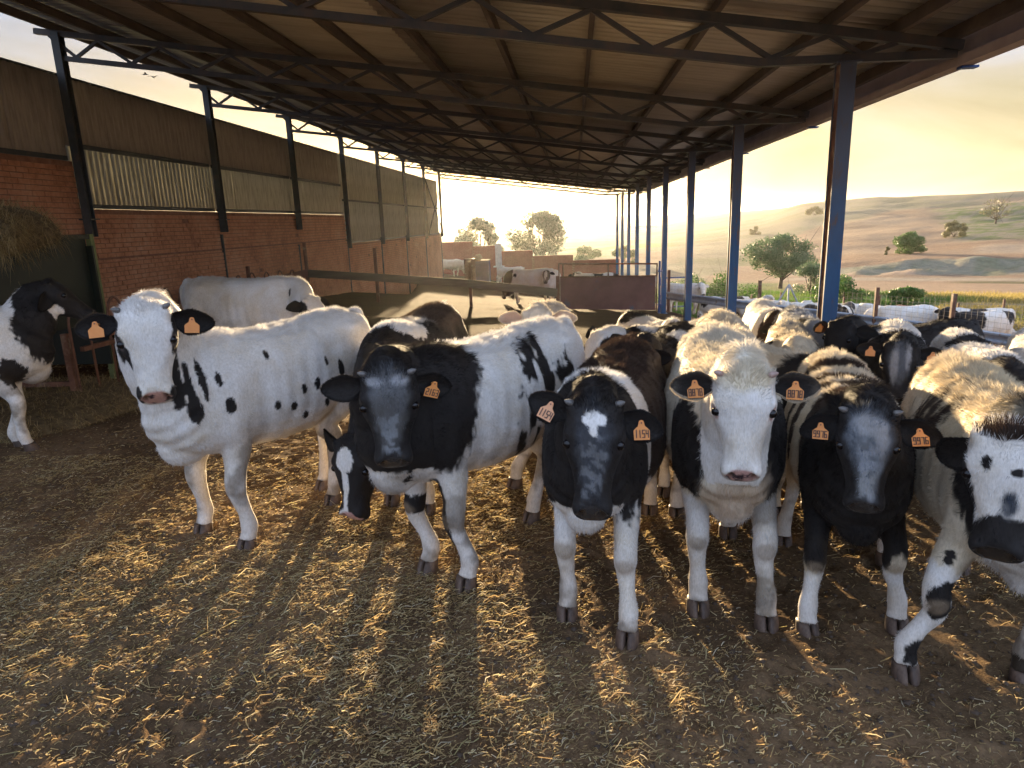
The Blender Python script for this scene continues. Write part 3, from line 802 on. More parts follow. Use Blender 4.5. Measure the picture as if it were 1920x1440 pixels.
def ground_h(X, Y):
    X = np.asarray(X, dtype=np.float64); Y = np.asarray(Y, dtype=np.float64)
    r = np.hypot(X, Y) + 1e-6; az = np.degrees(np.arctan2(X, Y))
    ia = np.clip(np.searchsorted(AZN, az) - 1, 0, len(AZN) - 2)
    ta = (az - AZN[ia]) / (AZN[ia + 1] - AZN[ia])
    lr = np.log(np.clip(r, 30, 4200)); LR = np.log(RN)
    ir = np.clip(np.searchsorted(LR, lr) - 1, 0, len(RN) - 2); tr = (lr - LR[ir]) / (LR[ir + 1] - LR[ir])
    ta = ta * .4 + .6 * ta * ta * (3 - 2 * ta)
    Z = (_tab[ia, ir] * (1-tr) + _tab[ia, ir+1] * tr) * (1-ta) + (_tab[ia+1, ir] * (1-tr) + _tab[ia+1, ir+1] * tr) * ta
    P = np.stack([X, Y, 0 * X], 1)
    far = sstep(40, 100, r)
    Z = Z + far * ((fbm(P, .02, 4) - .5) * np.minimum(r * .012, 4.0)) + far * (fbm(P, .12, 3) - .5) * np.minimum(r * .004, 1.0)
    # gullied bank on the right
    gul = sstep(82, 88, r) * sstep(102, 94, r) * sstep(17, 21, az)
    Z = Z + gul * ((fbm(P + 31, .22, 4) - .5) * 2.2)
    inshed = sstep(-14, -12, az) * sstep(6.5, 5, az)
    r0 = 26 + 26 * inshed; k = sstep(0, 1, (r - r0) / 12)
    yd = yard(np.clip(X, -40, 30), np.clip(Y, -10, 60)) + sstep(-9.5, -12, X) * .2
    near = sstep(20, 6, r)
    yd = yd + (fbm(P, 1.3, 3) - .5) * .05 + (fbm(P, 7, 3) - .5) * .022 * near + (fbm(P + 9, 22, 3) - .5) * .014 * near
    # hoof prints trodden into the floor
    nr_ = r < 14
    if nr_.any():
        x_ = X[nr_] / .17; y_ = Y[nr_] / .17; cx_ = np.floor(x_).astype(np.int64); cy_ = np.floor(y_).astype(np.int64); dd = np.zeros(len(x_))
        for i in (-1, 0, 1):
            for j in (-1, 0, 1):
                a_ = cx_ + i; b_ = cy_ + j; z_ = a_ * 0
                jx = _h(a_, b_, z_ + 1); jy = _h(a_, b_, z_ + 2); on = _h(a_, b_, z_ + 3) > .52; an = _h(a_, b_, z_ + 4) * PI
                dx = x_ - (a_ + jx); dy = y_ - (b_ + jy); u_ = dx * np.cos(an) + dy * np.sin(an); v_ = -dx * np.sin(an) + dy * np.cos(an)
                q_ = (u_ / .36) ** 2 + (v_ / .27) ** 2
                dd += on * (-.017 * np.exp(-q_ ** 2) + .006 * np.exp(-((np.sqrt(q_) - 1.35) / .3) ** 2))
        yd = yd.copy(); yd[nr_] += dd * sstep(14, 9, r[nr_])
    return yd * (1 - k) + Z * k

def land():
    rr = np.concatenate([np.arange(.25, 1.4, .05), np.arange(1.4, 6.5, .016), np.arange(6.5, 14, .06), np.geomspace(14, 5200, 260)])
    aa = np.concatenate([np.arange(-180, -52, 4.0), np.arange(-52, -44, .8), np.arange(-44, 42, .27), np.arange(42, 50, .8), np.arange(50, 180, 4.0)])
    A, Rr = np.meshgrid(np.radians(aa), rr); na = len(aa); nr = len(rr)
    X = (Rr * np.sin(A)).ravel(); Y = (Rr * np.cos(A)).ravel(); Z = ground_h(X, Y)
    V = np.concatenate([np.stack([X, Y, Z], 1), [[0, 0, gz(0, 0)]]])
    i = np.arange(nr - 1)[:, None] * na; j = np.arange(na)[None]
    F = np.stack([i + j, i + (j + 1) % na, i + na + (j + 1) % na, i + na + j], -1).reshape(-1, 4)
    me = mesh_from('ground', V, F, None, smooth=True)
    # close the middle
    X = V[:, 0]; Y = V[:, 1]; r = np.hypot(X, Y); az = np.degrees(np.arctan2(X, Y)); P = np.stack([X, Y, 0 * X], 1)
    n1 = fbm(P, .05, 4); n2 = fbm(P, .4, 3); n3 = fbm(P, 2.2, 3)
    def C(*c): return np.array(c)[None]
    def mix(a, b, k): return a * (1 - k[:, None]) + b * k[:, None]
    mud = C(.185, .122, .072); 
    col = mix(np.tile(mud, (len(X), 1)), C(.115, .075, .045), sstep(.42, .6, n3))
    col = mix(col, C(.15, .105, .062), sstep(.52, .68, n2) * .7)
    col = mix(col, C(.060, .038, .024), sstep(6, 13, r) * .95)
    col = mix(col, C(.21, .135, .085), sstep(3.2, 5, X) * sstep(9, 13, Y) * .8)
    # outside fields
    soil = C(.30, .205, .14); soil2 = C(.36, .26, .18); grey = C(.24, .215, .155); green = C(.12, .165, .06); straw = C(.33, .26, .13); pale = C(.42, .34, .25)
    out = sstep(0, 1, (r - 27 - 24 * (sstep(-14, -12, az) * sstep(6.5, 5, az))) / 6)
    fcol = mix(np.tile(soil, (len(X), 1)), soil2, sstep(.35, .65, n1))
    # furrow lines across the slope
    fur_ = .5 + .5 * np.sin(r * 1.1 + az * .55 + (n1 - .5) * 8); fcol = fcol * (1 - .10 * (fur_ * sstep(100, 120, r))[:, None])
    # left valley: strips of fields
    lv = sstep(17, 11, az)
    strip = fbm(np.stack([az * .045, np.log(r) * 3.2, 0 * r], 1), 1.5, 2)
    fcol = mix(fcol, mix(np.tile(grey, (len(X), 1)), green * 1.25, sstep(.5, .62, n1)), lv * sstep(.44, .50, strip))
    fcol = mix(fcol, straw * .8, lv * sstep(.58, .63, strip) * .8)
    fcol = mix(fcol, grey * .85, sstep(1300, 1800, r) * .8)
    # scrub along the top of the big hill, lower towards the left
    hb = 300 + (az - 24) * 10 - 95 * sstep(20, 10, az)
    fcol = mix(fcol, mix(np.tile(grey, (len(X), 1)), C(.20, .19, .12), sstep(.4, .6, n1)), sstep(-14, 14, r - hb + (n1 - .5) * 60) * sstep(6, 10, az))
    fcol = mix(fcol, soil, sstep(480, 560, r) * sstep(12, 20, az) * .7)
    # grey green patch at right with bushes
    fcol = mix(fcol, mix(np.tile(grey, (len(X), 1)), green, sstep(.45, .6, n2)), sstep(27.2, 28.6, az - (r - 150) * -.012) * sstep(140, 160, r) * sstep(330, 300, r))
    fcol = mix(fcol, pale, sstep(28.5, 29.5, az) * sstep(106, 112, r) * sstep(140, 126, r) * .6)
    # gullied bank
    bk = sstep(83, 86, r + (n2 - .5) * 2) * sstep(98, 95, r + (n2 - .5) * 2) * sstep(15, 18, az)
    fcol = mix(fcol, mix(np.tile(C(.27, .26, .20), (len(X), 1)), C(.42, .32, .24), sstep(.47, .60, fbm(P, .35, 4)) * sstep(91, 86, r + (n1 - .5) * 6)), bk)
    fcol = mix(fcol, green * .9, bk * sstep(.56, .64, fbm(P + 40, .5, 3)) * .35)
    # pale track, reddish verge, green strip
    fcol = mix(fcol, pale, sstep(76.5, 77.5, r + (n1-.5)*2) * sstep(81.5, 80.5, r + (n1-.5)*2) * sstep(14, 18, az))
    fcol = mix(fcol, C(.13, .13, .07), sstep(73, 74, r) * sstep(76.5, 75.5, r) * sstep(27, 29, az))
    gs = sstep(31, 36, r) * sstep(58, 50, r + (az - 20) * .9) * sstep(9, 11, az)
    fcol = mix(fcol, mix(np.tile(green, (len(X), 1)), straw, sstep(.50, .62, n2 * .6 + .4 * sstep(22, 31, az))), gs)
    gs2 = sstep(50, 56, r) * sstep(78, 70, r) * sstep(19, 15, az) * sstep(4, 8, az)
    fcol = mix(fcol, green, gs2 * .9)
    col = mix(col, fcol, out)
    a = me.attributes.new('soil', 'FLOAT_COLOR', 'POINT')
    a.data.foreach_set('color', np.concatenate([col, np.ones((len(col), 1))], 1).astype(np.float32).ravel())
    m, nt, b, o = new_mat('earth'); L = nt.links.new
    at = nd(nt, 'ShaderNodeAttribute'); at.attribute_name = 'soil'
    tc = nd(nt, 'ShaderNodeTexCoord')
    n_a = nd(nt, 'ShaderNodeTexNoise', Scale=34.0, Detail=8, Roughness=.7); L(tc.outputs['Object'], n_a.inputs['Vector'])
    n_b = nd(nt, 'ShaderNodeTexNoise', Scale=1.1, Detail=9, Roughness=.72); L(tc.outputs['Object'], n_b.inputs['Vector'])
    ra = ramp(nt, [(.3, (.55, .52, .48)), (.52, (1, 1, 1)), (.72, (1.5, 1.38, 1.2))]); L(n_a.outputs['Fac'], ra.inputs['Fac'])
    rb = ramp(nt, [(.3, (.75, .74, .72)), (.7, (1.2, 1.18, 1.14))]); L(n_b.outputs['Fac'], rb.inputs['Fac'])
    m1 = nd(nt, 'ShaderNodeMix', data_type='RGBA', blend_type='MULTIPLY'); m1.inputs['Factor'].default_value = 1
    L(at.outputs['Color'], m1.inputs['A']); L(ra.outputs['Color'], m1.inputs['B'])
    m2 = nd(nt, 'ShaderNodeMix', data_type='RGBA', blend_type='MULTIPLY'); m2.inputs['Factor'].default_value = 1
    L(m1.outputs['Result'], m2.inputs['A']); L(rb.outputs['Color'], m2.inputs['B'])
    # trodden-in chaff: short pale fibres, two directions
    last = m2.outputs['Result']
    for rot, sc_, th in ((.5, (55, 330, 1), .66), (2.0, (60, 360, 1), .67), (1.2, (48, 300, 1), .68)):
        mp = nd(nt, 'ShaderNodeMapping'); mp.inputs['Rotation'].default_value = (0, 0, rot); mp.inputs['Scale'].default_value = sc_
        L(tc.outputs['Object'], mp.inputs['Vector'])
        n_c = nd(nt, 'ShaderNodeTexNoise', Scale=1.0, Detail=2, Roughness=.5); L(mp.outputs[0], n_c.inputs['Vector'])
        rc = ramp(nt, [(th, (0, 0, 0)), (th + .03, (1, 1, 1))]); L(n_c.outputs['Fac'], rc.inputs['Fac'])
        mx = nd(nt, 'ShaderNodeMix', data_type='RGBA'); L(rc.outputs['Color'], mx.inputs['Factor']); L(last, mx.inputs['A']); mx.inputs['B'].default_value = (.30, .22, .11, 1)
        last = mx.outputs['Result']
    # fibres only close by: measured from the place itself
    geo = nd(nt, 'ShaderNodeVectorMath', operation='LENGTH'); L(tc.outputs['Object'], geo.inputs[0])
    rg = nd(nt, 'ShaderNodeMapRange'); rg.inputs['From Min'].default_value = 22; rg.inputs['From Max'].default_value = 9; L(geo.outputs['Value'], rg.inputs['Value'])
    mf = nd(nt, 'ShaderNodeMix', data_type='RGBA'); L(rg.outputs[0], mf.inputs['Factor']); L(m2.outputs['Result'], mf.inputs['A']); L(last, mf.inputs['B'])
    L(mf.outputs['Result'], b.inputs['Base Color']); b.inputs['Roughness'].default_value = 1.0; b.inputs['Specular IOR Level'].default_value = .03
    n_d = nd(nt, 'ShaderNodeTexNoise', Scale=60.0, Detail=8, Roughness=.75); L(tc.outputs['Object'], n_d.inputs['Vector'])
    bp = nd(nt, 'ShaderNodeBump', Strength=.7, Distance=.012); L(n_d.outputs['Fac'], bp.inputs['Height'])
    bp2 = nd(nt, 'ShaderNodeBump', Strength=.6, Distance=.5); L(n_b.outputs['Fac'], bp2.inputs['Height'])
    rg2 = nd(nt, 'ShaderNodeMapRange'); rg2.inputs['From Min'].default_value = 30; rg2.inputs['From Max'].default_value = 80; rg2.inputs['To Max'].default_value = .8; L(geo.outputs['Value'], rg2.inputs['Value'])
    L(rg2.outputs[0], bp2.inputs['Strength']); L(bp.outputs[0], bp2.inputs['Normal']); L(bp2.outputs[0], b.inputs['Normal'])
    me.materials.append(m)
    tag(link('ground', me), kind='structure')
land()

# ---- loose straw and clods
def litter():
    r = np.random.default_rng(21)
    def spots(n, y0, y1, half):
        Y = y0 + (y1 - y0) * r.random(n) ** .8; X = (r.random(n) * 2 - 1) * (half * Y + 1.0) - Y * .12
        return X, Y
    Xs = []; Ys = []
    for n, y0, y1 in ((300000, .75, 5.0), (90000, 5.0, 11.0), (600, 11.0, 20.0)):
        X, Y = spots(n, y0, y1, .95); Xs.append(X); Ys.append(Y)
    X = np.concatenate(Xs); Y = np.concatenate(Ys); P = np.stack([X, Y, 0 * X], 1)
    dens = .26 + 1.2 * sstep(.40, .66, fbm(P, 1.5, 3)) * (.35 + .65 * sstep(.40, .58, fbm(P + 7, 6.0, 2)))
    dens *= 1 - .72 * sstep(-.3, 1.2, X - (Y - 3) * .3)
    dens *= 1 - .35 * sstep(2.4, 1.2, Y)
    dens *= 1 - .8 * sstep(5.5, 10, Y)
    k = (r.random(len(X)) < dens) & (X > -8.4) & (X < 8)
    X = X[k]; Y = Y[k]; n = len(X); Z = ground_h(X, Y)
    big = r.random(n) < .13
    L = np.where(big, .028 + .075 * r.random(n) ** 2.6, .006 + .020 * r.random(n)) * (1 + sstep(5, 14, Y) * .9)
    W = np.where(big, .0011 + .0009 * r.random(n), .0010 + .0014 * r.random(n)) * (1 + sstep(4, 14, Y) * 1.4)
    pile = sstep(.5, .7, fbm(np.stack([X, Y, 0*X], 1), 1.5, 3))
    a = r.random(n) * 2 * PI; a = np.where(r.random(n) < .55, r.normal(.35, .5, n), a)
    tilt = np.abs(r.normal(0, .16, n)) + (r.random(n) < .12) * .5 * r.random(n)
    D = np.stack([np.cos(a) * np.cos(tilt), np.sin(a) * np.cos(tilt), np.sin(tilt)], 1)
    roll = r.normal(0, .8, n); S0 = np.stack([-np.sin(a), np.cos(a), 0 * a], 1); U = np.cross(D, S0)
    S = S0 * np.cos(roll)[:, None] + U * np.sin(roll)[:, None]
    C0 = np.stack([X, Y, Z + .002 + .014 * r.random(n) * (pile + .2)], 1) - D * (L * .2)[:, None]
    kink = r.normal(0, .12, (n, 3)) * L[:, None]; kink[:, 2] = np.abs(kink[:, 2])
    p0 = C0; p1 = C0 + D * (L * .5)[:, None] + kink; p2 = C0 + D * L[:, None]
    w = S * W[:, None]; up = np.cross(D, S) * (W * .8)[:, None]
    V = np.stack([p0 - w, p0 + w, p1 + w, p1 - w, p2 + w * .8, p2 - w * .8], 1).reshape(-1, 3)
    b = np.arange(n)[:, None] * 6
    F = np.concatenate([b + np.array([0, 1, 2, 3]), b + np.array([3, 2, 4, 5])])
    me = mesh_from('straw_litter', V, F)
    pal = np.array([(.56, .42, .20), (.46, .33, .15), (.66, .55, .31), (.34, .235, .12), (.25, .17, .09), (.60, .52, .36), (.38, .33, .15)])
    cc = pal[r.choice(7, n, p=[.22, .20, .13, .17, .15, .06, .07])] * (.7 + .5 * r.random((n, 1)))
    a_ = me.attributes.new('tone', 'FLOAT_COLOR', 'POINT')
    a_.data.foreach_set('color', np.repeat(np.concatenate([cc, np.ones((n, 1))], 1), 6, 0).astype(np.float32).ravel())
    m, nt, b_, o = new_mat('straw'); at = nd(nt, 'ShaderNodeAttribute'); at.attribute_name = 'tone'
    nt.links.new(at.outputs['Color'], b_.inputs['Base Color']); b_.inputs['Roughness'].default_value = .7; b_.inputs['Specular IOR Level'].default_value = .2
    tr = nd(nt, 'ShaderNodeBsdfTranslucent'); nt.links.new(at.outputs['Color'], tr.inputs['Color'])
    mx = nd(nt, 'ShaderNodeMixShader'); mx.inputs[0].default_value = .4
    nt.links.new(b_.outputs[0], mx.inputs[1]); nt.links.new(tr.outputs[0], mx.inputs[2]); nt.links.new(mx.outputs[0], o.inputs['Surface'])
    me.materials.append(m)
    tag(link('straw_litter', me), 'loose golden straw and chaff trampled over the dark yard floor', 'straw', kind='stuff')
    # clods
    n = 16000; Y = .8 + 8 * r.random(n) ** 1.3; X = (r.random(n) * 2 - 1) * (.95 * Y + 1); Z = ground_h(X, Y)
    oc = np.array([(1, 0, 0), (-1, 0, 0), (0, 1, 0), (0, -1, 0), (0, 0, 1), (.7, .7, .5), (-.7, .6, .5), (.6, -.7, .5), (-.6, -.7, .5)], float)
    of = np.array([(0, 5, 4), (5, 2, 4), (2, 6, 4), (6, 1, 4), (1, 8, 4), (8, 3, 4), (3, 7, 4), (7, 0, 4), (0, 2, 5), (2, 1, 6), (1, 3, 8), (3, 0, 7)])
    sz = .003 + .011 * r.random(n) ** 2.5
    V = oc[None] * sz[:, None, None] * (.6 + .8 * r.random((n, 9, 1))) * np.array([1, 1, .7]) + np.stack([X, Y, Z + .001], 1)[:, None]
    F = (np.arange(n)[:, None, None] * 9 + of[None]).reshape(-1, 3)
    me = mesh_from('dung_clods', V.reshape(-1, 3), F, surf('clod', [(.3, (.045, .03, .02)), (.6, (.10, .066, .042)), (.8, (.19, .13, .08))], scale=9, bump=.5, bscale=90))
    tag(link('dung_clods', me), 'small dark crumbs of dry dung and soil scattered on the floor', 'soil crumbs', kind='stuff')
litter()
# ---------------------------------------------------------------- materials of the buildings
M_BLUE = surf('blue_paint', [(.30, (.012, .045, .19)), (.55, (.018, .075, .30)), (.75, (.05, .12, .34))], scale=3, rough=.38, bump=.15, bscale=30, bdist=.003, stretch=(1, 1, .25), second=(7, .60, .70, (.13, .07, .05)))
def column_paint():
    m = surf('column_paint', [(.30, (.012, .066, .17)), (.55, (.018, .105, .26)), (.75, (.05, .15, .30))], scale=3, rough=.42, bump=.2, bscale=30, bdist=.003, stretch=(1, 1, .25), second=(9, .58, .66, (.13, .07, .05)))
    nt = m.node_tree; b = [n for n in nt.nodes if n.type == 'BSDF_PRINCIPLED'][0]; L = nt.links.new
    src = b.inputs['Base Color'].links[0].from_socket
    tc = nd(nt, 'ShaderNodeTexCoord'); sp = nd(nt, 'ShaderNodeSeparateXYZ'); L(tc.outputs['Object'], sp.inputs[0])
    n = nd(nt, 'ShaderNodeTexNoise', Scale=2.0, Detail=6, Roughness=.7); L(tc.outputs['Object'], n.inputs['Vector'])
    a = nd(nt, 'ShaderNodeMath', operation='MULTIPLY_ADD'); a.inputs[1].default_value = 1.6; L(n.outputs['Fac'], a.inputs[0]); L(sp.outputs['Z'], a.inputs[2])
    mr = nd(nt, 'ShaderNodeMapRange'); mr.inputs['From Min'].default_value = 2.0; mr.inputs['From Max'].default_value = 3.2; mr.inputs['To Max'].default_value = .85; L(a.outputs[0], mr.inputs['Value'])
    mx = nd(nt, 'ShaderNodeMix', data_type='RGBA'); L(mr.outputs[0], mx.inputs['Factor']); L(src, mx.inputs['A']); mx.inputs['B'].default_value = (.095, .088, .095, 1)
    L(mx.outputs['Result'], b.inputs['Base Color']); return m
M_COLUMN = column_paint()
M_RUST = surf('rust_brown', [(.3, (.10, .045, .028)), (.55, (.19, .085, .05)), (.8, (.30, .17, .10))], scale=7, rough=.75, bump=.35, bscale=60, bdist=.003, second=(3, .55, .68, (.33, .24, .16)))
M_STEEL = surf('dark_steel', [(.3, (.035, .045, .05)), (.55, (.055, .065, .07)), (.8, (.11, .075, .055))], scale=5, rough=.55, bump=.2, bscale=50, bdist=.002)
M_TRUSS = surf('truss_paint', [(.3, (.05, .055, .06)), (.55, (.085, .075, .07)), (.8, (.15, .09, .065))], scale=5, rough=.5, bump=.2, bscale=50, bdist=.002)
M_GALV = surf('galvanised', [(.3, (.26, .30, .36)), (.55, (.38, .43, .50)), (.8, (.48, .50, .52))], scale=6, rough=.5, metallic=.15, bump=.2, bscale=40, bdist=.002, second=(4, .62, .72, (.28, .20, .15)))
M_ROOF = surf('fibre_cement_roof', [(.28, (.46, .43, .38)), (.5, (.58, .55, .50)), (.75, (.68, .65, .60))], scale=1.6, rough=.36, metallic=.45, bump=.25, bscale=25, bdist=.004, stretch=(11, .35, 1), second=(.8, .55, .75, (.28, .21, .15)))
def _rib_shade(m):
    # corrugation shading painted into the colour: a darker band along each wave
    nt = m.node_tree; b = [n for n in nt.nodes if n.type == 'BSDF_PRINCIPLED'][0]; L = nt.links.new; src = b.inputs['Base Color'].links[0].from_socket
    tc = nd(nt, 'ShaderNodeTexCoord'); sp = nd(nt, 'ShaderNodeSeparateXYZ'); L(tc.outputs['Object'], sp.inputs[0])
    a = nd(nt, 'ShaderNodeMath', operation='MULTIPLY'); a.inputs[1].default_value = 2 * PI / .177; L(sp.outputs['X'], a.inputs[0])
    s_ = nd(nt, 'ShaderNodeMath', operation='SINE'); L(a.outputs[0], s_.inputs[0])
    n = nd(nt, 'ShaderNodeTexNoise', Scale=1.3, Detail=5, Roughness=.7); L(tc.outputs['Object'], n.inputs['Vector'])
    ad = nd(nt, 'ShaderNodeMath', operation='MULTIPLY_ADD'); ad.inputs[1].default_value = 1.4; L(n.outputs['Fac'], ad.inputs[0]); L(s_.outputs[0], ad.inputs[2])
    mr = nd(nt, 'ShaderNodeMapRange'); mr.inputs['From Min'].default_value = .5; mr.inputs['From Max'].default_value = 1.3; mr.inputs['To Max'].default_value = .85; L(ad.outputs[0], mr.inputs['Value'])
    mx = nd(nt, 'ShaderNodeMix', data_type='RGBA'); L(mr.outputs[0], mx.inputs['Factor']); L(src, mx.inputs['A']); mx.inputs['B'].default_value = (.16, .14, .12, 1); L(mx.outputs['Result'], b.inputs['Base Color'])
_rib_shade(M_ROOF)
M_PURL = surf('purlin_steel', [(.3, (.09, .07, .06)), (.55, (.13, .10, .085)), (.8, (.20, .15, .12))], scale=3, rough=.6, bump=.1, bscale=50, bdist=.002)
M_FASCIA = surf('fascia_sheet', [(.3, (.38, .29, .26)), (.7, (.52, .42, .38))], scale=3, rough=.6, bump=.1, bscale=20, bdist=.003)
M_MORTAR = surf('mortar', [(.3, (.22, .10, .06)), (.6, (.36, .18, .11)), (.8, (.42, .28, .20))], scale=6, rough=.95, bump=.5, bscale=60, bdist=.006)

def brick_mat(name, lo, mid, hi):
    m, nt, b, o = new_mat(name); L = nt.links.new
    oi = nd(nt, 'ShaderNodeObjectInfo'); tc = nd(nt, 'ShaderNodeTexCoord'); geo = nd(nt, 'ShaderNodeNewGeometry')
    n1 = nd(nt, 'ShaderNodeTexNoise', Scale=1.1, Detail=6, Roughness=.65); L(geo.outputs['Position'], n1.inputs['Vector'])
    n2 = nd(nt, 'ShaderNodeTexNoise', Scale=9.0, Detail=4, Roughness=.7); L(geo.outputs['Position'], n2.inputs['Vector'])
    ad = nd(nt, 'ShaderNodeMath', operation='MULTIPLY_ADD'); L(n2.outputs['Fac'], ad.inputs[0]); ad.inputs[1].default_value = .7; 
    sb = nd(nt, 'ShaderNodeMath', operation='MULTIPLY_ADD'); L(n1.outputs['Fac'], sb.inputs[0]); sb.inputs[1].default_value = .8; sb.inputs[2].default_value = -.25
    L(sb.outputs[0], ad.inputs[2])
    r = ramp(nt, [(.25, lo), (.5, mid), (.72, hi)]); L(ad.outputs[0], r.inputs['Fac']); L(r.outputs['Color'], b.inputs['Base Color'])
    b.inputs['Roughness'].default_value = .85
    n3 = nd(nt, 'ShaderNodeTexNoise', Scale=55.0, Detail=5, Roughness=.7); L(geo.outputs['Position'], n3.inputs['Vector'])
    bp = nd(nt, 'ShaderNodeBump', Strength=.4, Distance=.006); L(n3.outputs['Fac'], bp.inputs['Height']); L(bp.outputs[0], b.inputs['Normal'])
    return m
M_BRICK = brick_mat('brick_clay', (.34, .14, .07), (.64, .29, .15), (.72, .40, .25))
M_DBRICK = brick_mat('dark_brick_clay', (.17, .050, .032), (.30, .085, .052), (.38, .14, .09))

def sheet_mat(name, lo, mid, hi, trans):
    m, nt, b, o = new_mat(name); L = nt.links.new
    tc = nd(nt, 'ShaderNodeTexCoord'); mp = nd(nt, 'ShaderNodeMapping'); mp.inputs['Scale'].default_value = (6, .5, 1); L(tc.outputs['Object'], mp.inputs['Vector'])
    n1 = nd(nt, 'ShaderNodeTexNoise', Scale=2.2, Detail=7, Roughness=.7); L(mp.outputs[0], n1.inputs['Vector'])
    r = ramp(nt, [(.3, lo), (.5, mid), (.72, hi)]); L(n1.outputs['Fac'], r.inputs['Fac']); L(r.outputs['Color'], b.inputs['Base Color'])
    b.inputs['Roughness'].default_value = .6
    tr = nd(nt, 'ShaderNodeBsdfTranslucent'); L(r.outputs['Color'], tr.inputs['Color'])
    mx = nd(nt, 'ShaderNodeMixShader'); mx.inputs[0].default_value = trans
    L(b.outputs[0], mx.inputs[1]); L(tr.outputs[0], mx.inputs[2]); L(mx.outputs[0], o.inputs['Surface'])
    return m
M_SHEET = sheet_mat('wall_sheet_opaque', (.27, .235, .19), (.42, .37, .31), (.54, .49, .42), .12)
M_SHEETL = sheet_mat('wall_sheet_translucent', (.30, .28, .22), (.52, .50, .42), (.72, .70, .62), .36)

# ---------------------------------------------------------------- the open shed
XR, XL = 2.70, -8.60
def yl(n): return 6.8 + 4.66 * n
def yr(n): return 7.46 + 4.45 * n
ZTOP = lambda x: 3.50 + .143 * (2.6 - x)      # underside of purlins = top of upper chord
NF = 9
shed = empty('cattle_shed', (0, 0, 0), 'long open cattle shed with blue steel columns and corrugated lean-to roof', 'shed')

def h_column(x, y, z0, z1, w=.150, cap=True):
    mb = MB(); t = .014
    h = (z1 - z0); zc = (z0 + z1) / 2
    mb.box((x, y - w/2, zc), (w, t, h)); mb.box((x, y + w/2, zc), (w, t, h))
    mb.cur = 1; mb.box((x, y, zc), (.012, w - t - .002, h)); 
    mb.box((x - w*.40, y, zc), (.006, w - t - .004, h))
    mb.cur = 0
    if cap: mb.box((x, y, z1 + .008), (w + .08, w + .08, .016))
    mb.box((x, y, z0 + .30), (w + .10, w + .10, .02))
    return mb
for n in range(NF):
    y = yr(n); g0 = gz(XR, y) - .3
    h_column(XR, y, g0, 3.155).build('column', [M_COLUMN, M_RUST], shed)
# wall-side columns stand on the brickwork
for n in range(-1, NF):
    y = yl(n)
    h_column(XL + .12, y, 1.75 if n < 4 else 1.0, ZTOP(XL) - .06, .135, False).build('column', [M_STEEL, M_STEEL], shed)
    jb = MB(); jb.box((XL + .035, y, .2 if n < 3 else -.2), (.05, .055, 3.0)); jb.build('downpipe', M_STEEL, shed)

nodes_top = [3.72, 3.17, 2.52, 1.40, .20, -.96, -2.12, -3.28, -4.44, -5.60, -6.76, -7.80, -8.62]
def truss(n):
    y0, y1 = yl(n), yr(n)
    def Y(x): return y0 + (y1 - y0) * (x - XL) / (XR - XL)
    def T(x, dz=0): return Vector((x, Y(x), ZTOP(x) - .045 + dz))
    def B(x): return Vector((x, Y(x), max(ZTOP(x) - .42, 3.205) if x > 0 else ZTOP(x) - .42))
    t = MB(); t.bar(T(3.80), T(-8.85), .085, .09); tr = t.build('truss', M_TRUSS, shed)
    b = MB(); b.bar(B(3.75), B(1.85), .08, .075); b.bar(B(1.85), B(-8.55), .08, .075); b.build('lower_chord', M_TRUSS, tr)
    tops = nodes_top[1:]
    k = 0
    for i in range(len(tops) - 1):
        xm = (tops[i] + tops[i+1]) / 2
        for xa in (tops[i], tops[i+1]):
            w = MB(); w.bar(T(xa) - Vector((0, 0, .045)), B(xm) + Vector((0, 0, .037)), .045, .045, up=(0, 1, 0)); w.build('web_bar', M_TRUSS, tr)
    w = MB(); w.bar(T(3.66) - Vector((0, 0, .045)), B(3.66), .05, .05, up=(0, 1, 0)); w.build('web_bar', M_TRUSS, tr)
    return tr
for n in range(-1, NF): truss(n)
YA, YB = 2.45, yl(8) + .9
for x in nodes_top:
    mb = MB(); z = ZTOP(x) + .002
    d = Vector((1, 0, -.143)).normalized(); u = Vector((.143, 0, 1)).normalized()
    yy = (YA, YB)
    c = Vector((x, (YA + YB) / 2, z))
    ax = (d, Vector((0, 1, 0)), u)
    mb.box(c + u * .065, (.012, YB - YA, .13), ax); mb.box(c + u * .124 + d * .028, (.05, YB - YA, .010), ax); mb.box(c + u * .008 + d * .028, (.05, YB - YA, .010), ax)
    mb.build('purlin', M_PURL, shed)
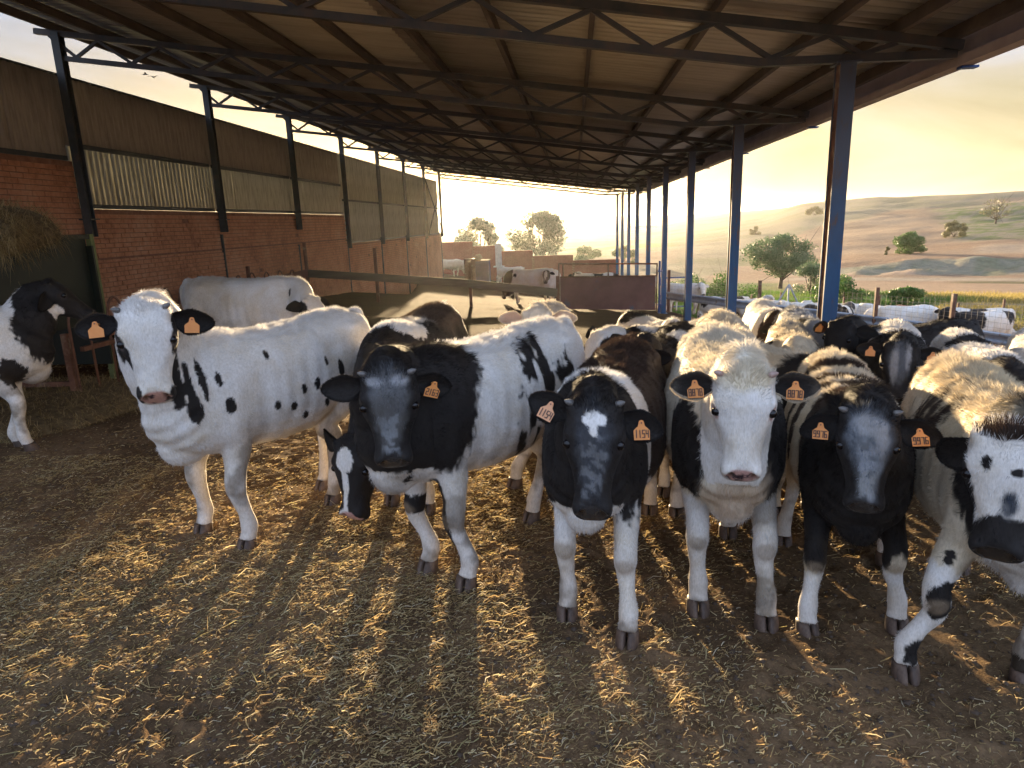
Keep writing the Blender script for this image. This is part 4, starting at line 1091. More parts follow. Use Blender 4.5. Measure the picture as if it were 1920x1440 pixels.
# roof sheets: corrugated, ribs run down the slope, laid side by side along the shed
def corrugated(length, width, pitch, amp, thick=.006, seg=8):
    n = int(round(width / pitch * seg)) + 1
    V = []
    for s in (0, 1):
        for e in (0, 1):
            for i in range(n):
                w = width * i / (n - 1)
                V.append((w, e * length, amp * math.sin(2 * PI * w / pitch) - s * thick))
    F = []
    for i in range(n - 1):
        F.append((i, i+1, n+i+1, n+i)); F.append((2*n+i+1, 2*n+i, 3*n+i, 3*n+i+1))
        F.append((i+1, i, 2*n+i, 2*n+i+1)); F.append((n+i, n+i+1, 3*n+i+1, 3*n+i))
    F.append((0, n, 3*n, 2*n)); F.append((2*n-1, n-1, 3*n-1, 4*n-1))
    return V, F
sw = .885
xs = [3.90, -2.30, -9.0]
for part in (0, 1):
    xa, xb = xs[part], xs[part + 1]
    Ls = math.hypot(xa - xb, .143 * (xa - xb)) + (.12 if part == 0 else 0)
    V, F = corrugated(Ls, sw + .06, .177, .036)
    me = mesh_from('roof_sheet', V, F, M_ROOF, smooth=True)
    ny = int((YB - YA) / sw)
    for i in range(ny):
        o = link('roof_sheet', me, shed)
        X = Vector((0, 1, 0)); Yv = Vector((-1, 0, .143)).normalized(); Zv = X.cross(Yv)
        if Zv.z < 0: Zv = -Zv
        M = Matrix.Identity(4)
        for k_, v_ in enumerate((X, Yv, Zv)):
            for j_ in range(3): M[j_][k_] = v_[j_]
        M.translation = Vector((xa, YA + i * sw + random.uniform(-.004, .004), ZTOP(xa) + .165 + (.012 if part else 0) + (.006 if i % 2 else 0)))
        o.matrix_local = M
fm = MB(); 
fz = ZTOP(3.9)
fm.box((3.93, (YA + YB) / 2, fz - .01), (.012, YB - YA, .38)); fm.box((3.86, (YA + YB) / 2, fz - .205), (.15, YB - YA, .012)); fm.box((3.79, (YA+YB)/2, fz - .16), (.010, YB - YA, .08))
fm.build('eaves_gutter', M_FASCIA, shed)
for n in range(NF):
    b = MB(); b.box((3.90, yr(n) + .1, fz - .225), (.16, .10, .022)); b.build('gutter_bracket', M_BLUE, shed)
# end bay bracing of the side wall frame
y7, y8 = yl(7), yl(8)
for a, b_ in (((XL + .2, y7, 1.15), (XL + .2, y8, 4.3)), ((XL + .2, y7, 4.3), (XL + .2, y8, 1.15))):
    mb = MB(); mb.bar(a, b_, .07, .03); mb.build('cross_brace', M_STEEL, shed)

# ---------------------------------------------------------------- brick side wall with sheeting above
wall = empty('brick_side_wall', (XL, 0, 0), 'long orange brick wall with corrugated sheeting above, closing the shed side', 'wall')
def wtop(y):
    return 3.03 if y < yl(1) else (2.24 if y < yl(4) else 1.17)
core = MB()
yseg = [2.3, yl(1), yl(2), yl(3), yl(4), yl(5), yl(6), yl(7), yl(8) + .3]
for a, b_ in zip(yseg[:-1], yseg[1:]):
    zt = wtop((a + b_) / 2); zb = min(gz(XL, a), gz(XL, b_)) - .5
    core.box((-.125, (a + b_) / 2, (zt + zb) / 2 - .004), (.23, b_ - a - .002, zt - zb))
core.build('mortar_core', M_MORTAR, wall)
BL, BH = .25, .088
rb = random.Random(5)
spots = []
y = 2.3; row = 0
z = -2.6
while z < 3.03 - BH:
    y = 2.3 + (BL / 2 if row % 2 else 0)
    low = z + BH < 1.32
    while y < yl(8) + .1:
        if z + BH <= wtop(y + BL / 2) and z + BH > gz(XL, y) - .1:
            # missing nibs where bricks are chipped away
            spots.append((y, z, .028 if low and y < yl(4) else 0.0))
        y += BL
    z += BH; row += 1
bm_ = MB(); bm_.box((0, 0, 0), (.05, BL - .013, BH - .012)); bmes = [bm_.mesh('brick', M_BRICK)]
for v in range(2):
    q = MB(); q.box((0, 0, 0), (.05, BL - .016, BH - .014))
    q.v = [(x_ + rb.uniform(-.004, .004), y_ + rb.uniform(-.004, .004), z_ + rb.uniform(-.003, .003)) for x_, y_, z_ in q.v]
    bmes.append(q.mesh('brick', M_BRICK))
vis = [s for s in spots if s[0] > 9.2 and s[1] > .95]
vis.sort(key=lambda s: s[0] * 1.0 + abs(s[1] - 1.9) * .9)
near = set(vis[:300])
rest = MB()
for s in spots:
    off = rb.uniform(-.003, .003) + (.012 if rb.random() < .04 else 0)
    c = (-.018 + s[2] + off, s[0] + BL / 2, s[1] + BH / 2)
    if s in near:
        o = link('brick', rb.choice(bmes), wall); o.location = c
    elif rb.random() > .006:
        rest.box(c, (.05 + s[2]*0, BL - .014, BH - .013))
tag(rest.build('bricks', M_BRICK, wall), kind='stuff')
lg = MB(); lg.box((.004, (2.3 + yl(4)) / 2, 1.345), (.045, yl(4) - 2.3, .035)); lg.build('ledge', M_MORTAR, wall)
# sheets
def wall_sheet_mesh(h, mat):
    V, F = corrugated(h, 1.165, 1.165 / 8, .022, seg=8)
    return mesh_from('wall_sheet', V, F, mat, smooth=True)
sheet_cache = {}
Mw = Matrix(((0, 0, 1, 0), (1, 0, 0, 0), (0, 1, 0, 0), (0, 0, 0, 1)))
for n in range(-1, 8):
    for k in range(4):
        y0 = yl(n) + k * 1.165
        zb = wtop(y0 + .5); ms = 3.30 if zb < 3 else None; 
        if zb < 2: ms = 2.78
        rows = [(zb + .02, 4.43)] if ms is None else [(zb + .02, ms + .05), (ms, 4.43)]
        for ri, (a, b_) in enumerate(rows):
            lower = ri == 0 and ms is not None
            mt = M_SHEETL if (lower or zb < 2) else M_SHEET
            key = (round(b_ - a, 3), mt.name)
            if key not in sheet_cache: sheet_cache[key] = wall_sheet_mesh(b_ - a, mt)
            o = link('wall_sheet', sheet_cache[key], wall)
            M = Mw.copy(); M.translation = Vector((-.10 + (.012 if not lower else 0) + (.006 if k % 2 else 0), y0, a)); o.matrix_local = M
for n in range(-1, 8):
    zb = wtop(yl(n) + 1)
    zs = [zb + .04] + ([3.30] if 2 < zb < 3 else []) + ([2.78] if zb < 2 else [])
    for z_ in zs:
        g_ = MB(); g_.box((-.035, yl(n) + 2.33, z_), (.07, 4.46, .075)); g_.build('girt', M_STEEL, wall)
cp = MB(); cp.box((-.10, (yl(-1) + yl(8)) / 2, 4.44), (.10, yl(8) - yl(-1), .03)); cp.build('capping', M_STEEL, wall)

# ---------------------------------------------------------------- stepped brick walls at the far end of the yard
steps = [(-9.7, -7.42, .45), (-7.42, -5.42, .10), (-5.42, -3.0, -.32), (-3.0, -.05, -.74), (-.05, 3.3, -1.14)]
fw = empty('far_brick_wall', (0, 50, 0), 'dark red brick wall stepping down in five stages across the far yard', 'wall')
mt_ = MB()
far_spots = []
for a, b_, zt in steps:
    mt_.box(((a + b_) / 2, .12, (zt - 4.2) / 2), (b_ - a - .004, .2, zt + 4.2))
    z = zt - BH; row = 0
    while z > -3.8:
        x = a + (BL / 2 if row % 2 else 0)
        while x + BL <= b_ + .14:
            far_spots.append((min(x, b_ - BL), z)); x += BL
        z -= BH; row += 1
mt_.build('mortar_core', M_MORTAR, fw)
rs_ = MB()
for x, z in far_spots: rs_.box((x + BL / 2, 0, z + BH / 2), (BL - .013, .05, BH - .012))
tag(rs_.build('bricks', M_DBRICK, fw), kind='stuff')
for a, b_, zt in steps:
    c_ = MB(); c_.box(((a + b_) / 2, .10, zt + .02), (b_ - a, .30, .036)); c_.build('coping', M_MORTAR, fw)
M_PLASTER = surf('white_plaster', [(.3, (.45, .42, .38)), (.7, (.68, .64, .58))], scale=5, rough=.85, bump=.3)
pl = MB(); pl.box((0, 0, .5), (.42, .42, 1.6)); pl.box((0, .0, -.33), (.75, .6, .08))
o = pl.build('plaster_pillar', M_PLASTER); o.location = (-5.45, 49.4, -.62 - .5 + .1)
tag(o, 'white plastered pillar standing against the dark stepped brick wall', 'pillar')
pf = MB(); pf.box((0, 0, -1.3), (.3, .3, 2.0)); po = pf.build('pillar_foot', M_PLASTER, o)

# blue drinking tank with sack
tank = empty('feed_tank', (-5.8, 42, gz(-5.8, 42)), 'blue sheet metal feed tank in front of the far brick wall', 'tank')
tb = MB(); tb.box((0, 0, .74), (1.15, 1.0, 1.38)); tb.build('tank_body', surf('tank_blue', [(.3, (.035, .035, .12)), (.7, (.07, .06, .19))], scale=4, rough=.6), tank)
for sx in (-.5, .5):
    tb = MB(); tb.box((sx, -.45, .03), (.1, .1, .12)); tb.build('foot', M_RUST, tank)
tb = MB(); tb.box((0, 0, 1.45), (1.25, 1.1, .05)); tb.build('lid', M_RUST, tank)
S = Solid(); S.ball((0, 0, 0), (.27, .2, .19)); S.ball((.1, .02, .06), (.14, .12, .16)); V, F = S.arrays()
sk = link('feed_sack', mesh_from('feed_sack', V, F, surf('sack', [(.3, (.40, .30, .18)), (.7, (.6, .48, .32))], scale=12, bump=.5), smooth=True)); sk.location = (-5.9, 41.8, gz(-5.8, 42) + 1.62)
tag(sk, 'slumped tan feed sack lying on top of the blue tank', 'sack')
cab = MB()
cab.tube([(0, 0, 0), (0, 0, 1.5)], [.34, .34], 14); cab.tube([(0, 0, .5), (0, 0, .53)], [.355, .355], 14); cab.tube([(0, 0, 1.0), (0, 0, 1.03)], [.355, .355], 14)
o = cab.build('rusty_drum', M_RUST, smooth=False); o.location = (-6.15, 40, gz(-6.15, 40)); tag(o, 'tall rusty brown drum standing left of the blue feed tank', 'drum')

# ---------------------------------------------------------------- plank fence across the shed and the sheet gate
fence = empty('cross_fence', (-4.5, 20.5, gz(-4.5, 20.5)), 'low fence of rusty posts carrying one wide dark board across the shed', 'fence')
O = Vector((-4.5, 20.5, gz(-4.5, 20.5)))
fp = [Vector((-8.42, 20.85, .40)), Vector((-6.15, 20.75, .22)), Vector((-3.15, 20.4, -.015)), Vector((-.50, 20.3, -.345))]
tops = [1.35, 1.12, .65, .15]
for p, zt in zip(fp, tops):
    mb = MB(); g0 = gz(p.x, p.y) - .3; mb.box((p.x - O.x, p.y - O.y, (zt + g0) / 2 - O.z), (.09, .07, zt - g0)); mb.build('post', M_RUST, fence)
M_BOARD = surf('old_board', [(.3, (.10, .08, .065)), (.55, (.15, .12, .10)), (.8, (.22, .18, .15))], scale=2, rough=.8, bump=.5, bscale=14, stretch=(.3, 4, 4))
for a, b_ in zip(fp[:-1], fp[1:]):
    mb = MB(); mb.bar(a - O - Vector((0, .06, 0)), b_ - O - Vector((0, .06, 0)), .03, .24); mb.build('board', M_BOARD, fence)
fence2 = empty('side_fence', (-8, 17, gz(-8, 17)), 'brown board fence running from the cross fence towards the hay feeder', 'fence')
O2 = Vector((-8, 17, gz(-8, 17)))
pA = Vector((-8.35, 20.7, .42)); pB = Vector((-7.7, 15.6, .42)); pC = Vector((-7.2, 12.6, .45))
for a, b_ in ((pA, pB), (pB, pC)):
    mb = MB(); mb.bar(a - O2, b_ - O2, .03, .24); mb.build('board', surf('brown_board', [(.3, (.14, .06, .04)), (.7, (.22, .10, .065))], scale=3) if a is pA else bpy.data.materials['brown_board'], fence2)
for p in (pB, pC):
    mb = MB(); mb.box((p.x - O2.x - .05, p.y - O2.y, .45 + p.z * .0), (.07, .07, 1.5)); mb.build('post', M_RUST, fence2)

gate = empty('sheet_gate', (1.0, 20.5, gz(1, 20.5)), 'rust brown sheet metal gate hung from the blue column', 'gate')
OG = Vector((1.0, 20.5, gz(1, 20.5)))
M_GATE = surf('gate_sheet', [(.3, (.12, .04, .042)), (.55, (.18, .065, .066)), (.8, (.22, .10, .09))], scale=1.6, rough=.5, bump=.2, bscale=20, second=(2.2, .60, .72, (.08, .09, .16)))
def gp(x, z): return Vector((x, 20.45, z)) - OG
mb = MB(); mb.add([gp(-.42, .09), gp(2.42, .06), gp(2.42, -.96), gp(-.42, -.86)] + [gp(-.42, .09) + Vector((0, .02, 0)), gp(2.42, .06) + Vector((0, .02, 0)), gp(2.42, -.96) + Vector((0, .02, 0)), gp(-.42, -.86) + Vector((0, .02, 0))],
    [(0, 1, 2, 3), (7, 6, 5, 4), (0, 4, 5, 1), (1, 5, 6, 2), (2, 6, 7, 3), (3, 7, 4, 0)]); mb.build('sheet_panel', M_GATE, gate)
for nm, a, b_ in (('top_rail', gp(-.46, .50), gp(2.46, .42)), ('frame_bar', gp(-.45, .50), gp(-.45, -.93)), ('frame_bar', gp(2.45, .42), gp(2.45, -1.0)), ('frame_bar', gp(1.02, .46), gp(1.02, .07)), ('frame_bar', gp(-.42, .10), gp(2.44, .07)), ('frame_bar', gp(-.32, .48), gp(-.32, .10))):
    mb = MB(); mb.tube([a - Vector((0, .03, 0)), b_ - Vector((0, .03, 0))], .022, 8); mb.build(nm, M_RUST, gate)
for z_ in (.2, -.8):
    mb = MB(); mb.tube([gp(2.46, z_), gp(2.62, z_)], .02, 8); mb.build('hinge', M_BLUE, gate)
mb = MB(); mb.tube([gp(2.53, -1.05), gp(2.53, .5)], .03, 8); mb.build('hinge_bar', M_BLUE, gate)

# ---------------------------------------------------------------- guard rail fence with mesh on the right
rp = [Vector((3.05, 22.6, -.66)), Vector((4.27, 21.0, -.69)), Vector((5.65, 19.8, -.80)), Vector((7.02, 18.45, -.87)), Vector((8.12, 16.25, -.84)), Vector((8.80, 13.9, -.78)), Vector((9.6, 10.6, -.74)), Vector((10.2, 7.6, -.7))]
rf = empty('guard_rail_fence', (6, 18, gz(6, 18)), 'steel guard rail on thin posts with wire mesh above, right of the shed', 'fence')
OR = Vector((6, 18, gz(6, 18)))
M_WIRE = surf('fence_wire', [(.3, (.20, .17, .15)), (.7, (.32, .29, .26))], scale=5, rough=.5, metallic=.4, bump=0)
prof = [(.0, .125), (.045, .10), (.045, .065), (.0, .025), (.0, -.025), (.045, -.065), (.045, -.10), (.0, -.125)]
for a, b_ in zip(rp[:-1], rp[1:]):
    d = (b_ - a).normalized(); sd = Vector((d.y, -d.x, 0)).normalized() * -1
    if sd.dot(Vector((0, 0, 0)) - a) < 0: sd = -sd
    V = []; F = []
    for e in (a - OR, b_ - OR):
        for th in (0, .006):
            for ox, oz in prof: V.append(e + sd * (ox - th) + Vector((0, 0, oz - .105)))
    k = len(prof)
    for j in range(k - 1):
        F.append((j, j+1, 2*k+j+1, 2*k+j)); F.append((k+j+1, k+j, 3*k+j, 3*k+j+1))
    F += [(0, 2*k, 3*k, k), (k-1, 2*k-1, 4*k-1, 3*k-1)] + [(j, k+j, k+j+1, j+1) for j in range(k-1)] + [(2*k+j, 2*k+j+1, 3*k+j+1, 3*k+j) for j in range(k-1)]
    link('guard_rail', mesh_from('guard_rail', V, F, M_GALV), rf)
for i, p in enumerate([rp[0] + Vector((.05, .0, 0)), Vector((5.35, 20.1, -.78)), rp[4] - Vector((.62, -1.25, .0)), Vector((8.32, 15.6, -.82)), rp[6]]):
    g0 = gz(p.x, p.y) - .3; zt = p.z + (.72, .66, .72, .72, .7)[i]
    mb = MB(); mb.box((p.x - OR.x, p.y - OR.y, (zt + g0) / 2 - OR.z), (.085, .085, zt - g0)); mb.build('post', M_RUST, rf)
mw = MB()
for a, b_ in zip(rp[:-1], rp[1:]):
    for k in range(5):
        z_ = .10 + .11 * k
        mw.bar(a - OR + Vector((0, .05, z_)), b_ - OR + Vector((0, .05, z_)), .004, .004)
    L_ = (b_ - a).length; m_ = int(L_ / .14)
    for j in range(m_):
        c_ = a.lerp(b_, (j + .5) / m_) - OR + Vector((0, .05, 0)); mw.bar(c_ + Vector((0, 0, .0)), c_ + Vector((0, 0, .56)), .0035, .0035)
tag(mw.build('wire_mesh', M_WIRE, rf), kind='stuff')

# far field fence of thin posts
ff = empty('field_fence', (9, 27, gz(9, 27)), 'thin wire field fence with slim posts along the green verge', 'fence')
OF = Vector((9, 27, gz(9, 27)))
fpts = []
for i in range(16):
    t = i / 15.0; x = 3.6 + 16.0 * t; y = 33.0 - 11.5 * t + 1.2 * math.sin(t * 3)
    fpts.append(Vector((x, y, gz(x, y))))
for i, p in enumerate(fpts):
    mb = MB(); h = 1.25 + .15 * ((i * 7) % 3 - 1); mb.box((p.x - OF.x, p.y - OF.y, p.z + h / 2 - .1 - OF.z), (.06, .06, h + .2)); mb.build('post', M_RUST if i % 3 else M_GALV, ff)
wr = MB()
for a, b_ in zip(fpts[:-1], fpts[1:]):
    for h in (.25, .5, .75, 1.0, 1.2): wr.bar(a - OF + Vector((0, 0, h)), b_ - OF + Vector((0, 0, h)), .009, .009)
tag(wr.build('wires', M_WIRE, ff), kind='stuff')
bg_ = empty('blue_pen_gate', (5.0, 34.5, gz(5.0, 34.5)), 'small blue tubular pen gate beyond the far end of the rail', 'gate')
for a, b_ in (((-.7, 0, .3), (-.7, 0, 1.9)), ((.7, 0, .3), (.7, 0, 1.9)), ((-.7, 0, 1.85), (.7, 0, 1.85)), ((-.7, 0, 1.4), (.7, 0, 1.4)), ((-.7, 0, .9), (.7, 0, .9)), ((-.7, 0, .4), (.7, 0, .4))):
    mb = MB(); mb.bar(a, b_, .07, .07, up=(0, 1, 0)); mb.build('tube_bar', M_BLUE, bg_)
for xx in (-.7, .7):
    mb = MB(); mb.box((xx, 0, .1), (.06, .06, .6)); mb.build('gate_foot', M_BLUE, bg_)

# ---------------------------------------------------------------- hay feeder on the left
M_HAYD = surf('packed_hay', [(.3, (.08, .055, .028)), (.55, (.20, .145, .07)), (.8, (.38, .29, .15))], scale=14, rough=.9, bump=.9, bscale=50, bdist=.03, stretch=(1, 1, 2.5))
M_DGREEN = surf('dark_green_paint', [(.3, (.004, .008, .005)), (.6, (.008, .015, .009)), (.8, (.03, .028, .016))], scale=4, rough=.5, bump=.1)
M_LGREEN = surf('pale_green_edge', [(.3, (.12, .15, .05)), (.7, (.20, .23, .09))], scale=8, rough=.6, bump=.2)
fd = empty('hay_feeder', (-6.0, 7.2, 0), 'dark green hay feeder rack heaped with hay at the left edge', 'feeder')
mb = MB(); mb.box((-.52, .30, .95), (1.9, .03, 1.4)); mb.build('back_panel', M_DGREEN, fd)
mb = MB(); mb.box((.34, -.55, 1.27), (.03, 1.7, 1.02)); mb.build('side_panel', M_DGREEN, fd)
mb = MB(); mb.box((.385, .34, .92), (.06, .06, 1.72)); mb.build('corner_post', M_LGREEN, fd)
mb = MB(); mb.box((.62, -.60, .38), (.07, .07, .76)); mb.build('leg', M_RUST, fd)
mb = MB(); mb.box((-1.5, -.60, .80), (.07, .07, 1.6)); mb.build('leg', M_RUST, fd)
mb = MB(); mb.bar((.62, -.62, .22), (-1.5, -.62, .20), .04, .05); mb.build('lower_rail', M_RUST, fd)
mb = MB(); mb.bar((.38, -1.38, 1.75), (.38, .33, 1.75), .05, .05); mb.bar((.38, .33, 1.752), (-1.45, .33, 1.752), .05, .05); mb.build('top_rail', M_DGREEN, fd)
def heap(name, c, rad, mat, n, par, seed, stray):
    r = np.random.default_rng(seed)
    S = Solid(); S.ball((0, 0, 0), rad, n=40, k=24); V, F = S.arrays()
    d = fbm(V + seed, 3.0, 4) - .5; nn = V / (np.linalg.norm(V, axis=1)[:, None] + 1e-6); V = V + nn * d[:, None] * .35
    o = link(name, mesh_from(name, V, F, mat, smooth=True), par); o.location = c
    # stems
    idx = r.choice(len(V), n); P = V[idx] + r.normal(0, .03, (n, 3)); D = nn[idx] * .6 + r.normal(0, .7, (n, 3)); D /= np.linalg.norm(D, axis=1)[:, None]
    Lh = (.05 + stray * r.random(n) ** 2); sv = np.cross(D, [0, 0, 1.]); sv /= np.linalg.norm(sv, axis=1)[:, None]
    bv, bf = blades(P, D, Lh, np.full(n, .0022), sv, np.stack([0*Lh, 0*Lh, -Lh * .35], 1))
    m = mesh_from('hay_stems', bv, bf, bpy.data.materials['straw'])
    cc = np.array([(.5, .38, .18), (.34, .25, .11), (.62, .5, .28), (.25, .18, .08)])[r.choice(4, n)]
    a_ = m.attributes.new('tone', 'FLOAT_COLOR', 'POINT'); a_.data.foreach_set('color', np.repeat(np.concatenate([cc, np.ones((n, 1))], 1), 5, 0).astype(np.float32).ravel())
    s_ = link('hay_stems', m, o); tag(s_, kind='stuff'); return o
h = heap('hay_heap', (-6.28, 6.5, 1.83), (.85, .85, .30), M_HAYD, 16000, None, 3, .20)
tag(h, 'rounded heap of dry hay piled on top of the green feeder', 'hay')
h = heap('hay_tuft', (-5.50, 6.1, 1.86), (.22, .17, .11), M_HAYD, 4200, None, 5, .20)
tag(h, 'shaggy bright tuft of hay hanging over the feeder corner', 'hay')
h = heap('spilled_hay', (-5.9, 6.4, -.03), (1.3, 1.3, .18), M_HAYD, 26000, None, 8, .12)
tag(h, 'low bank of spilled hay on the ground around the feeder foot', 'hay')

# bent rod hoops of the feed barrier along the wall
fb = empty('feed_barrier', (-5.7, 10, gz(-5.7, 10)), 'feed barrier rail with bent rusty hoops behind the white calves', 'feed barrier')
OB = Vector((-5.7, 10, gz(-5.7, 10)))
def bp_(y): return -5.30 - .75 * sstep(7, 12.5, np.array(y))
ys = [6.7 + .62 * i for i in range(13)]
for y in ys:
    x = float(bp_(y)); g0 = gz(x, y); mb = MB(); pts = []
    for k in range(11):
        a = PI * k / 10; pts.append((x - OB.x + .02 * k / 10, y - OB.y - .13 * math.cos(a), g0 - OB.z + .86 + .26 * math.sin(a)))
    pts = [(pts[0][0], pts[0][1], g0 - OB.z + .0)] + pts + [(pts[-1][0], pts[-1][1] + .01, g0 - OB.z + .0)]
    mb.tube(pts, .014, 7); mb.build('hoop', M_RUST, fb, smooth=True)
for a, b_ in zip(ys[:-1], ys[1:]):
    pa = Vector((float(bp_(a)), a, gz(float(bp_(a)), a) + .62)) - OB; pb = Vector((float(bp_(b_)), b_, gz(float(bp_(b_)), b_) + .62)) - OB
    mb = MB(); mb.bar(pa, pb, .05, .05); mb.build('rail', M_RUST, fb)

# ---------------------------------------------------------------- trees and bushes
M_BARK = surf('bark', [(.3, (.07, .05, .035)), (.7, (.16, .12, .09))], scale=9, bump=.6, bscale=30, bdist=.02, stretch=(1, 1, .3))
def leaf_mat(name, a, b2):
    m, nt, b, o = new_mat(name); L = nt.links.new
    geo = nd(nt, 'ShaderNodeNewGeometry'); n1 = nd(nt, 'ShaderNodeTexNoise', Scale=1.4, Detail=4, Roughness=.7); L(geo.outputs['Position'], n1.inputs['Vector'])
    r = ramp(nt, [(.35, a), (.62, b2)]); L(n1.outputs['Fac'], r.inputs['Fac']); L(r.outputs['Color'], b.inputs['Base Color']); b.inputs['Roughness'].default_value = .5
    tr = nd(nt, 'ShaderNodeBsdfTranslucent'); L(r.outputs['Color'], tr.inputs['Color'])
    mx = nd(nt, 'ShaderNodeMixShader'); mx.inputs[0].default_value = .35
    L(b.outputs[0], mx.inputs[1]); L(tr.outputs[0], mx.inputs[2]); L(mx.outputs[0], o.inputs['Surface']); return m
M_LEAF = leaf_mat('leaf_mid', (.07, .13, .05), (.14, .21, .10)); M_LEAFB = leaf_mat('leaf_bluish', (.10, .14, .085), (.19, .22, .15)); M_LEAFG = leaf_mat('leaf_bright', (.05, .12, .015), (.09, .19, .03)); M_LEAFY = leaf_mat('leaf_dry', (.11, .11, .035), (.19, .18, .07))
def tree(label, x, y, H_, W_, seed, mat, trunkh=.3, nl=7000, leaf=.10, name='tree', cat='tree', lumps=16, bare=False, group=None, flat=.75, low=None):
    r = np.random.default_rng(seed); z0 = gz(x, y)
    root = empty(name, (x, y, z0), label, cat, group)
    low = (.04 if name == 'bush' else .18) if low is None else low
    cc = []
    for i in range(lumps):
        a = r.random() * 2 * PI; e = r.random(); rr_ = W_ / 2 * (.30 + .55 * math.sqrt(r.random()))
        z = H_ * (trunkh + (1 - trunkh) * (low + (.84 - low) * e)); k = math.sqrt(max(.08, 1 - ((e - .35) / .75) ** 2))
        cc.append((math.cos(a) * rr_ * k, math.sin(a) * rr_ * k, z, W_ * (.11 + .10 * r.random())))
    cc.append((0, 0, H_ * .86, W_ * .17))
    tr = MB(); tr.tube([(0, 0, -.3), (W_*.01, 0, H_ * trunkh * .6), (W_*.02, .02, H_ * (trunkh + .18))], [H_ * .045, H_ * .034, H_ * .02], 9)
    for q in cc[:min(len(cc), 11)]:
        st = Vector((W_*.01, 0, H_ * trunkh * (.55 + .5 * r.random()))); en = Vector(q[:3]); md = (st + en) / 2 + Vector((0, 0, -.06 * H_))
        tr.tube([st, md, en], [H_ * .018, H_ * .011, H_ * .004], 6)
        for t_ in range(3 if not bare else 7):
            e2 = en + Vector(r.normal(0, 1, 3)) * q[3] * (.9 if not bare else 1.3); tr.tube([md.lerp(en, .5), (md.lerp(en, .5) + e2) / 2 + Vector((0, 0, .03)), e2], [H_ * .006, H_ * .004, H_ * .0018], 5)
    tr.build('trunk', M_BARK, root, smooth=True)
    cc = np.array(cc); w = cc[:, 3] ** 2; pick = r.choice(len(cc), nl, p=w / w.sum())
    d = r.normal(0, 1, (nl, 3)); d /= np.linalg.norm(d, axis=1)[:, None]
    rad = cc[pick, 3] * (.55 + .5 * r.random(nl)) * (1 + .5 * (vnoise(cc[pick, :3] * 3 + d * 2.2) - .5))
    P = cc[pick, :3] + d * rad[:, None] * np.array([1, 1, flat])
    # gaps
    keep = fbm(P, 2.4 / max(W_, 1) * 1.6, 2) > (.36 if name != 'bush' else .1); P = P[keep]; d = d[keep]; n = len(P)
    N = d + r.normal(0, .6, (n, 3)); N /= np.linalg.norm(N, axis=1)[:, None]
    A = np.cross(N, r.normal(0, 1, (n, 3))); A /= np.linalg.norm(A, axis=1)[:, None]; B = np.cross(N, A)
    s1 = leaf * (.5 + .8 * r.random(n))[:, None]; s2 = s1 * .45
    V = np.stack([P - A * s1, P - B * s2 + N * s1 * .1, P + A * s1, P + B * s2 + N * s1 * .1], 1).reshape(-1, 3)
    F = np.arange(n * 4).reshape(-1, 4)
    link('crown', mesh_from('crown', V, F, mat), root)
    return root
def at(az, r): return (math.sin(math.radians(az)) * r, math.cos(math.radians(az)) * r)
x, y = at(-8.1, 92); tree('round dark tree standing left behind the far brick wall', x, y, 8.0, 7.6, 11, M_LEAFB, .15, 12000, .17, lumps=22)
x, y = at(-2.9, 88); tree('tall uneven tree in the middle behind the far brick wall', x, y, 8.4, 8.2, 12, M_LEAFB, .15, 14000, .16, lumps=24)
x, y = at(16.4, 62); tree('spreading green tree beyond the fence between two blue columns', x, y, 4.6, 5.6, 14, M_LEAF, .24, 16000, .11, lumps=28, flat=.7)
x, y = at(25.0, 112); tree('round bright green bush alone on the ploughed slope', x, y, 2.9, 4.2, 45, M_LEAFG, .04, 12000, .12, 'bush', 'bush', lumps=26)
x, y = at(23.6, 112); tree('tiny bush just left of the round bright green bush', x, y, 1.2, 1.1, 16, M_LEAFY, .05, 900, .09, 'bush', 'bush', lumps=5)
x, y = at(29.9, 210); tree('bare twiggy tree high on the right hillside', x, y, 6.4, 7.8, 17, M_LEAFY, .2, 700, .2, 'bare_tree', 'tree', lumps=12, bare=True)
x, y = at(27.6, 160); tree('pale dry bush below the bare tree on the hillside', x, y, 3.0, 4.6, 18, M_LEAFY, .05, 4000, .14, 'bush', 'bush', lumps=9)
x, y = at(18.6, 330); tree('low yellowish bush near the hilltop beside the nearest column', x, y, 3.4, 8.0, 19, M_LEAFY, .05, 3000, .3, 'bush', 'bush', lumps=9)
x, y = at(14.4, 250); tree('small olive bush low on the grassy slope', x, y, 2.6, 5.0, 20, M_LEAFY, .05, 2000, .2, 'bush', 'bush', lumps=8)
x, y = at(1.2, 120); tree('dark low bush behind the far wall right of the tall tree', x, y, 2.6, 5.2, 22, M_LEAF, .08, 4000, .16, 'bush', 'bush', lumps=9)
x, y = at(4.2, 118); tree('dark bush behind the row of far blue columns', x, y, 2.8, 4.4, 23, M_LEAF, .08, 3500, .16, 'bush', 'bush', lumps=9)
for i, (az_, r_, h_, w_, lb) in enumerate([(9.6, 46, 1.7, 4.2, 'loose weedy bush in the green verge left of the second column'), (12.2, 44, 1.7, 4.4, 'green weedy bush in the verge between two blue columns'), (18.6, 50, 2.2, 3.6, 'leafy green shrub at the foot of the spreading tree'), (20.9, 40, 1.3, 3.0, 'green weeds just right of the nearest blue column'), (25.3, 36, 1.0, 1.8, 'small green shrub in the grass beyond the far white calves')]):
    x, y = at(az_, r_); tree(lb, x, y, h_, w_, 30 + i, M_LEAFG if i != 2 else M_LEAF, .02, 5000, .07, 'bush', 'bush', lumps=10)
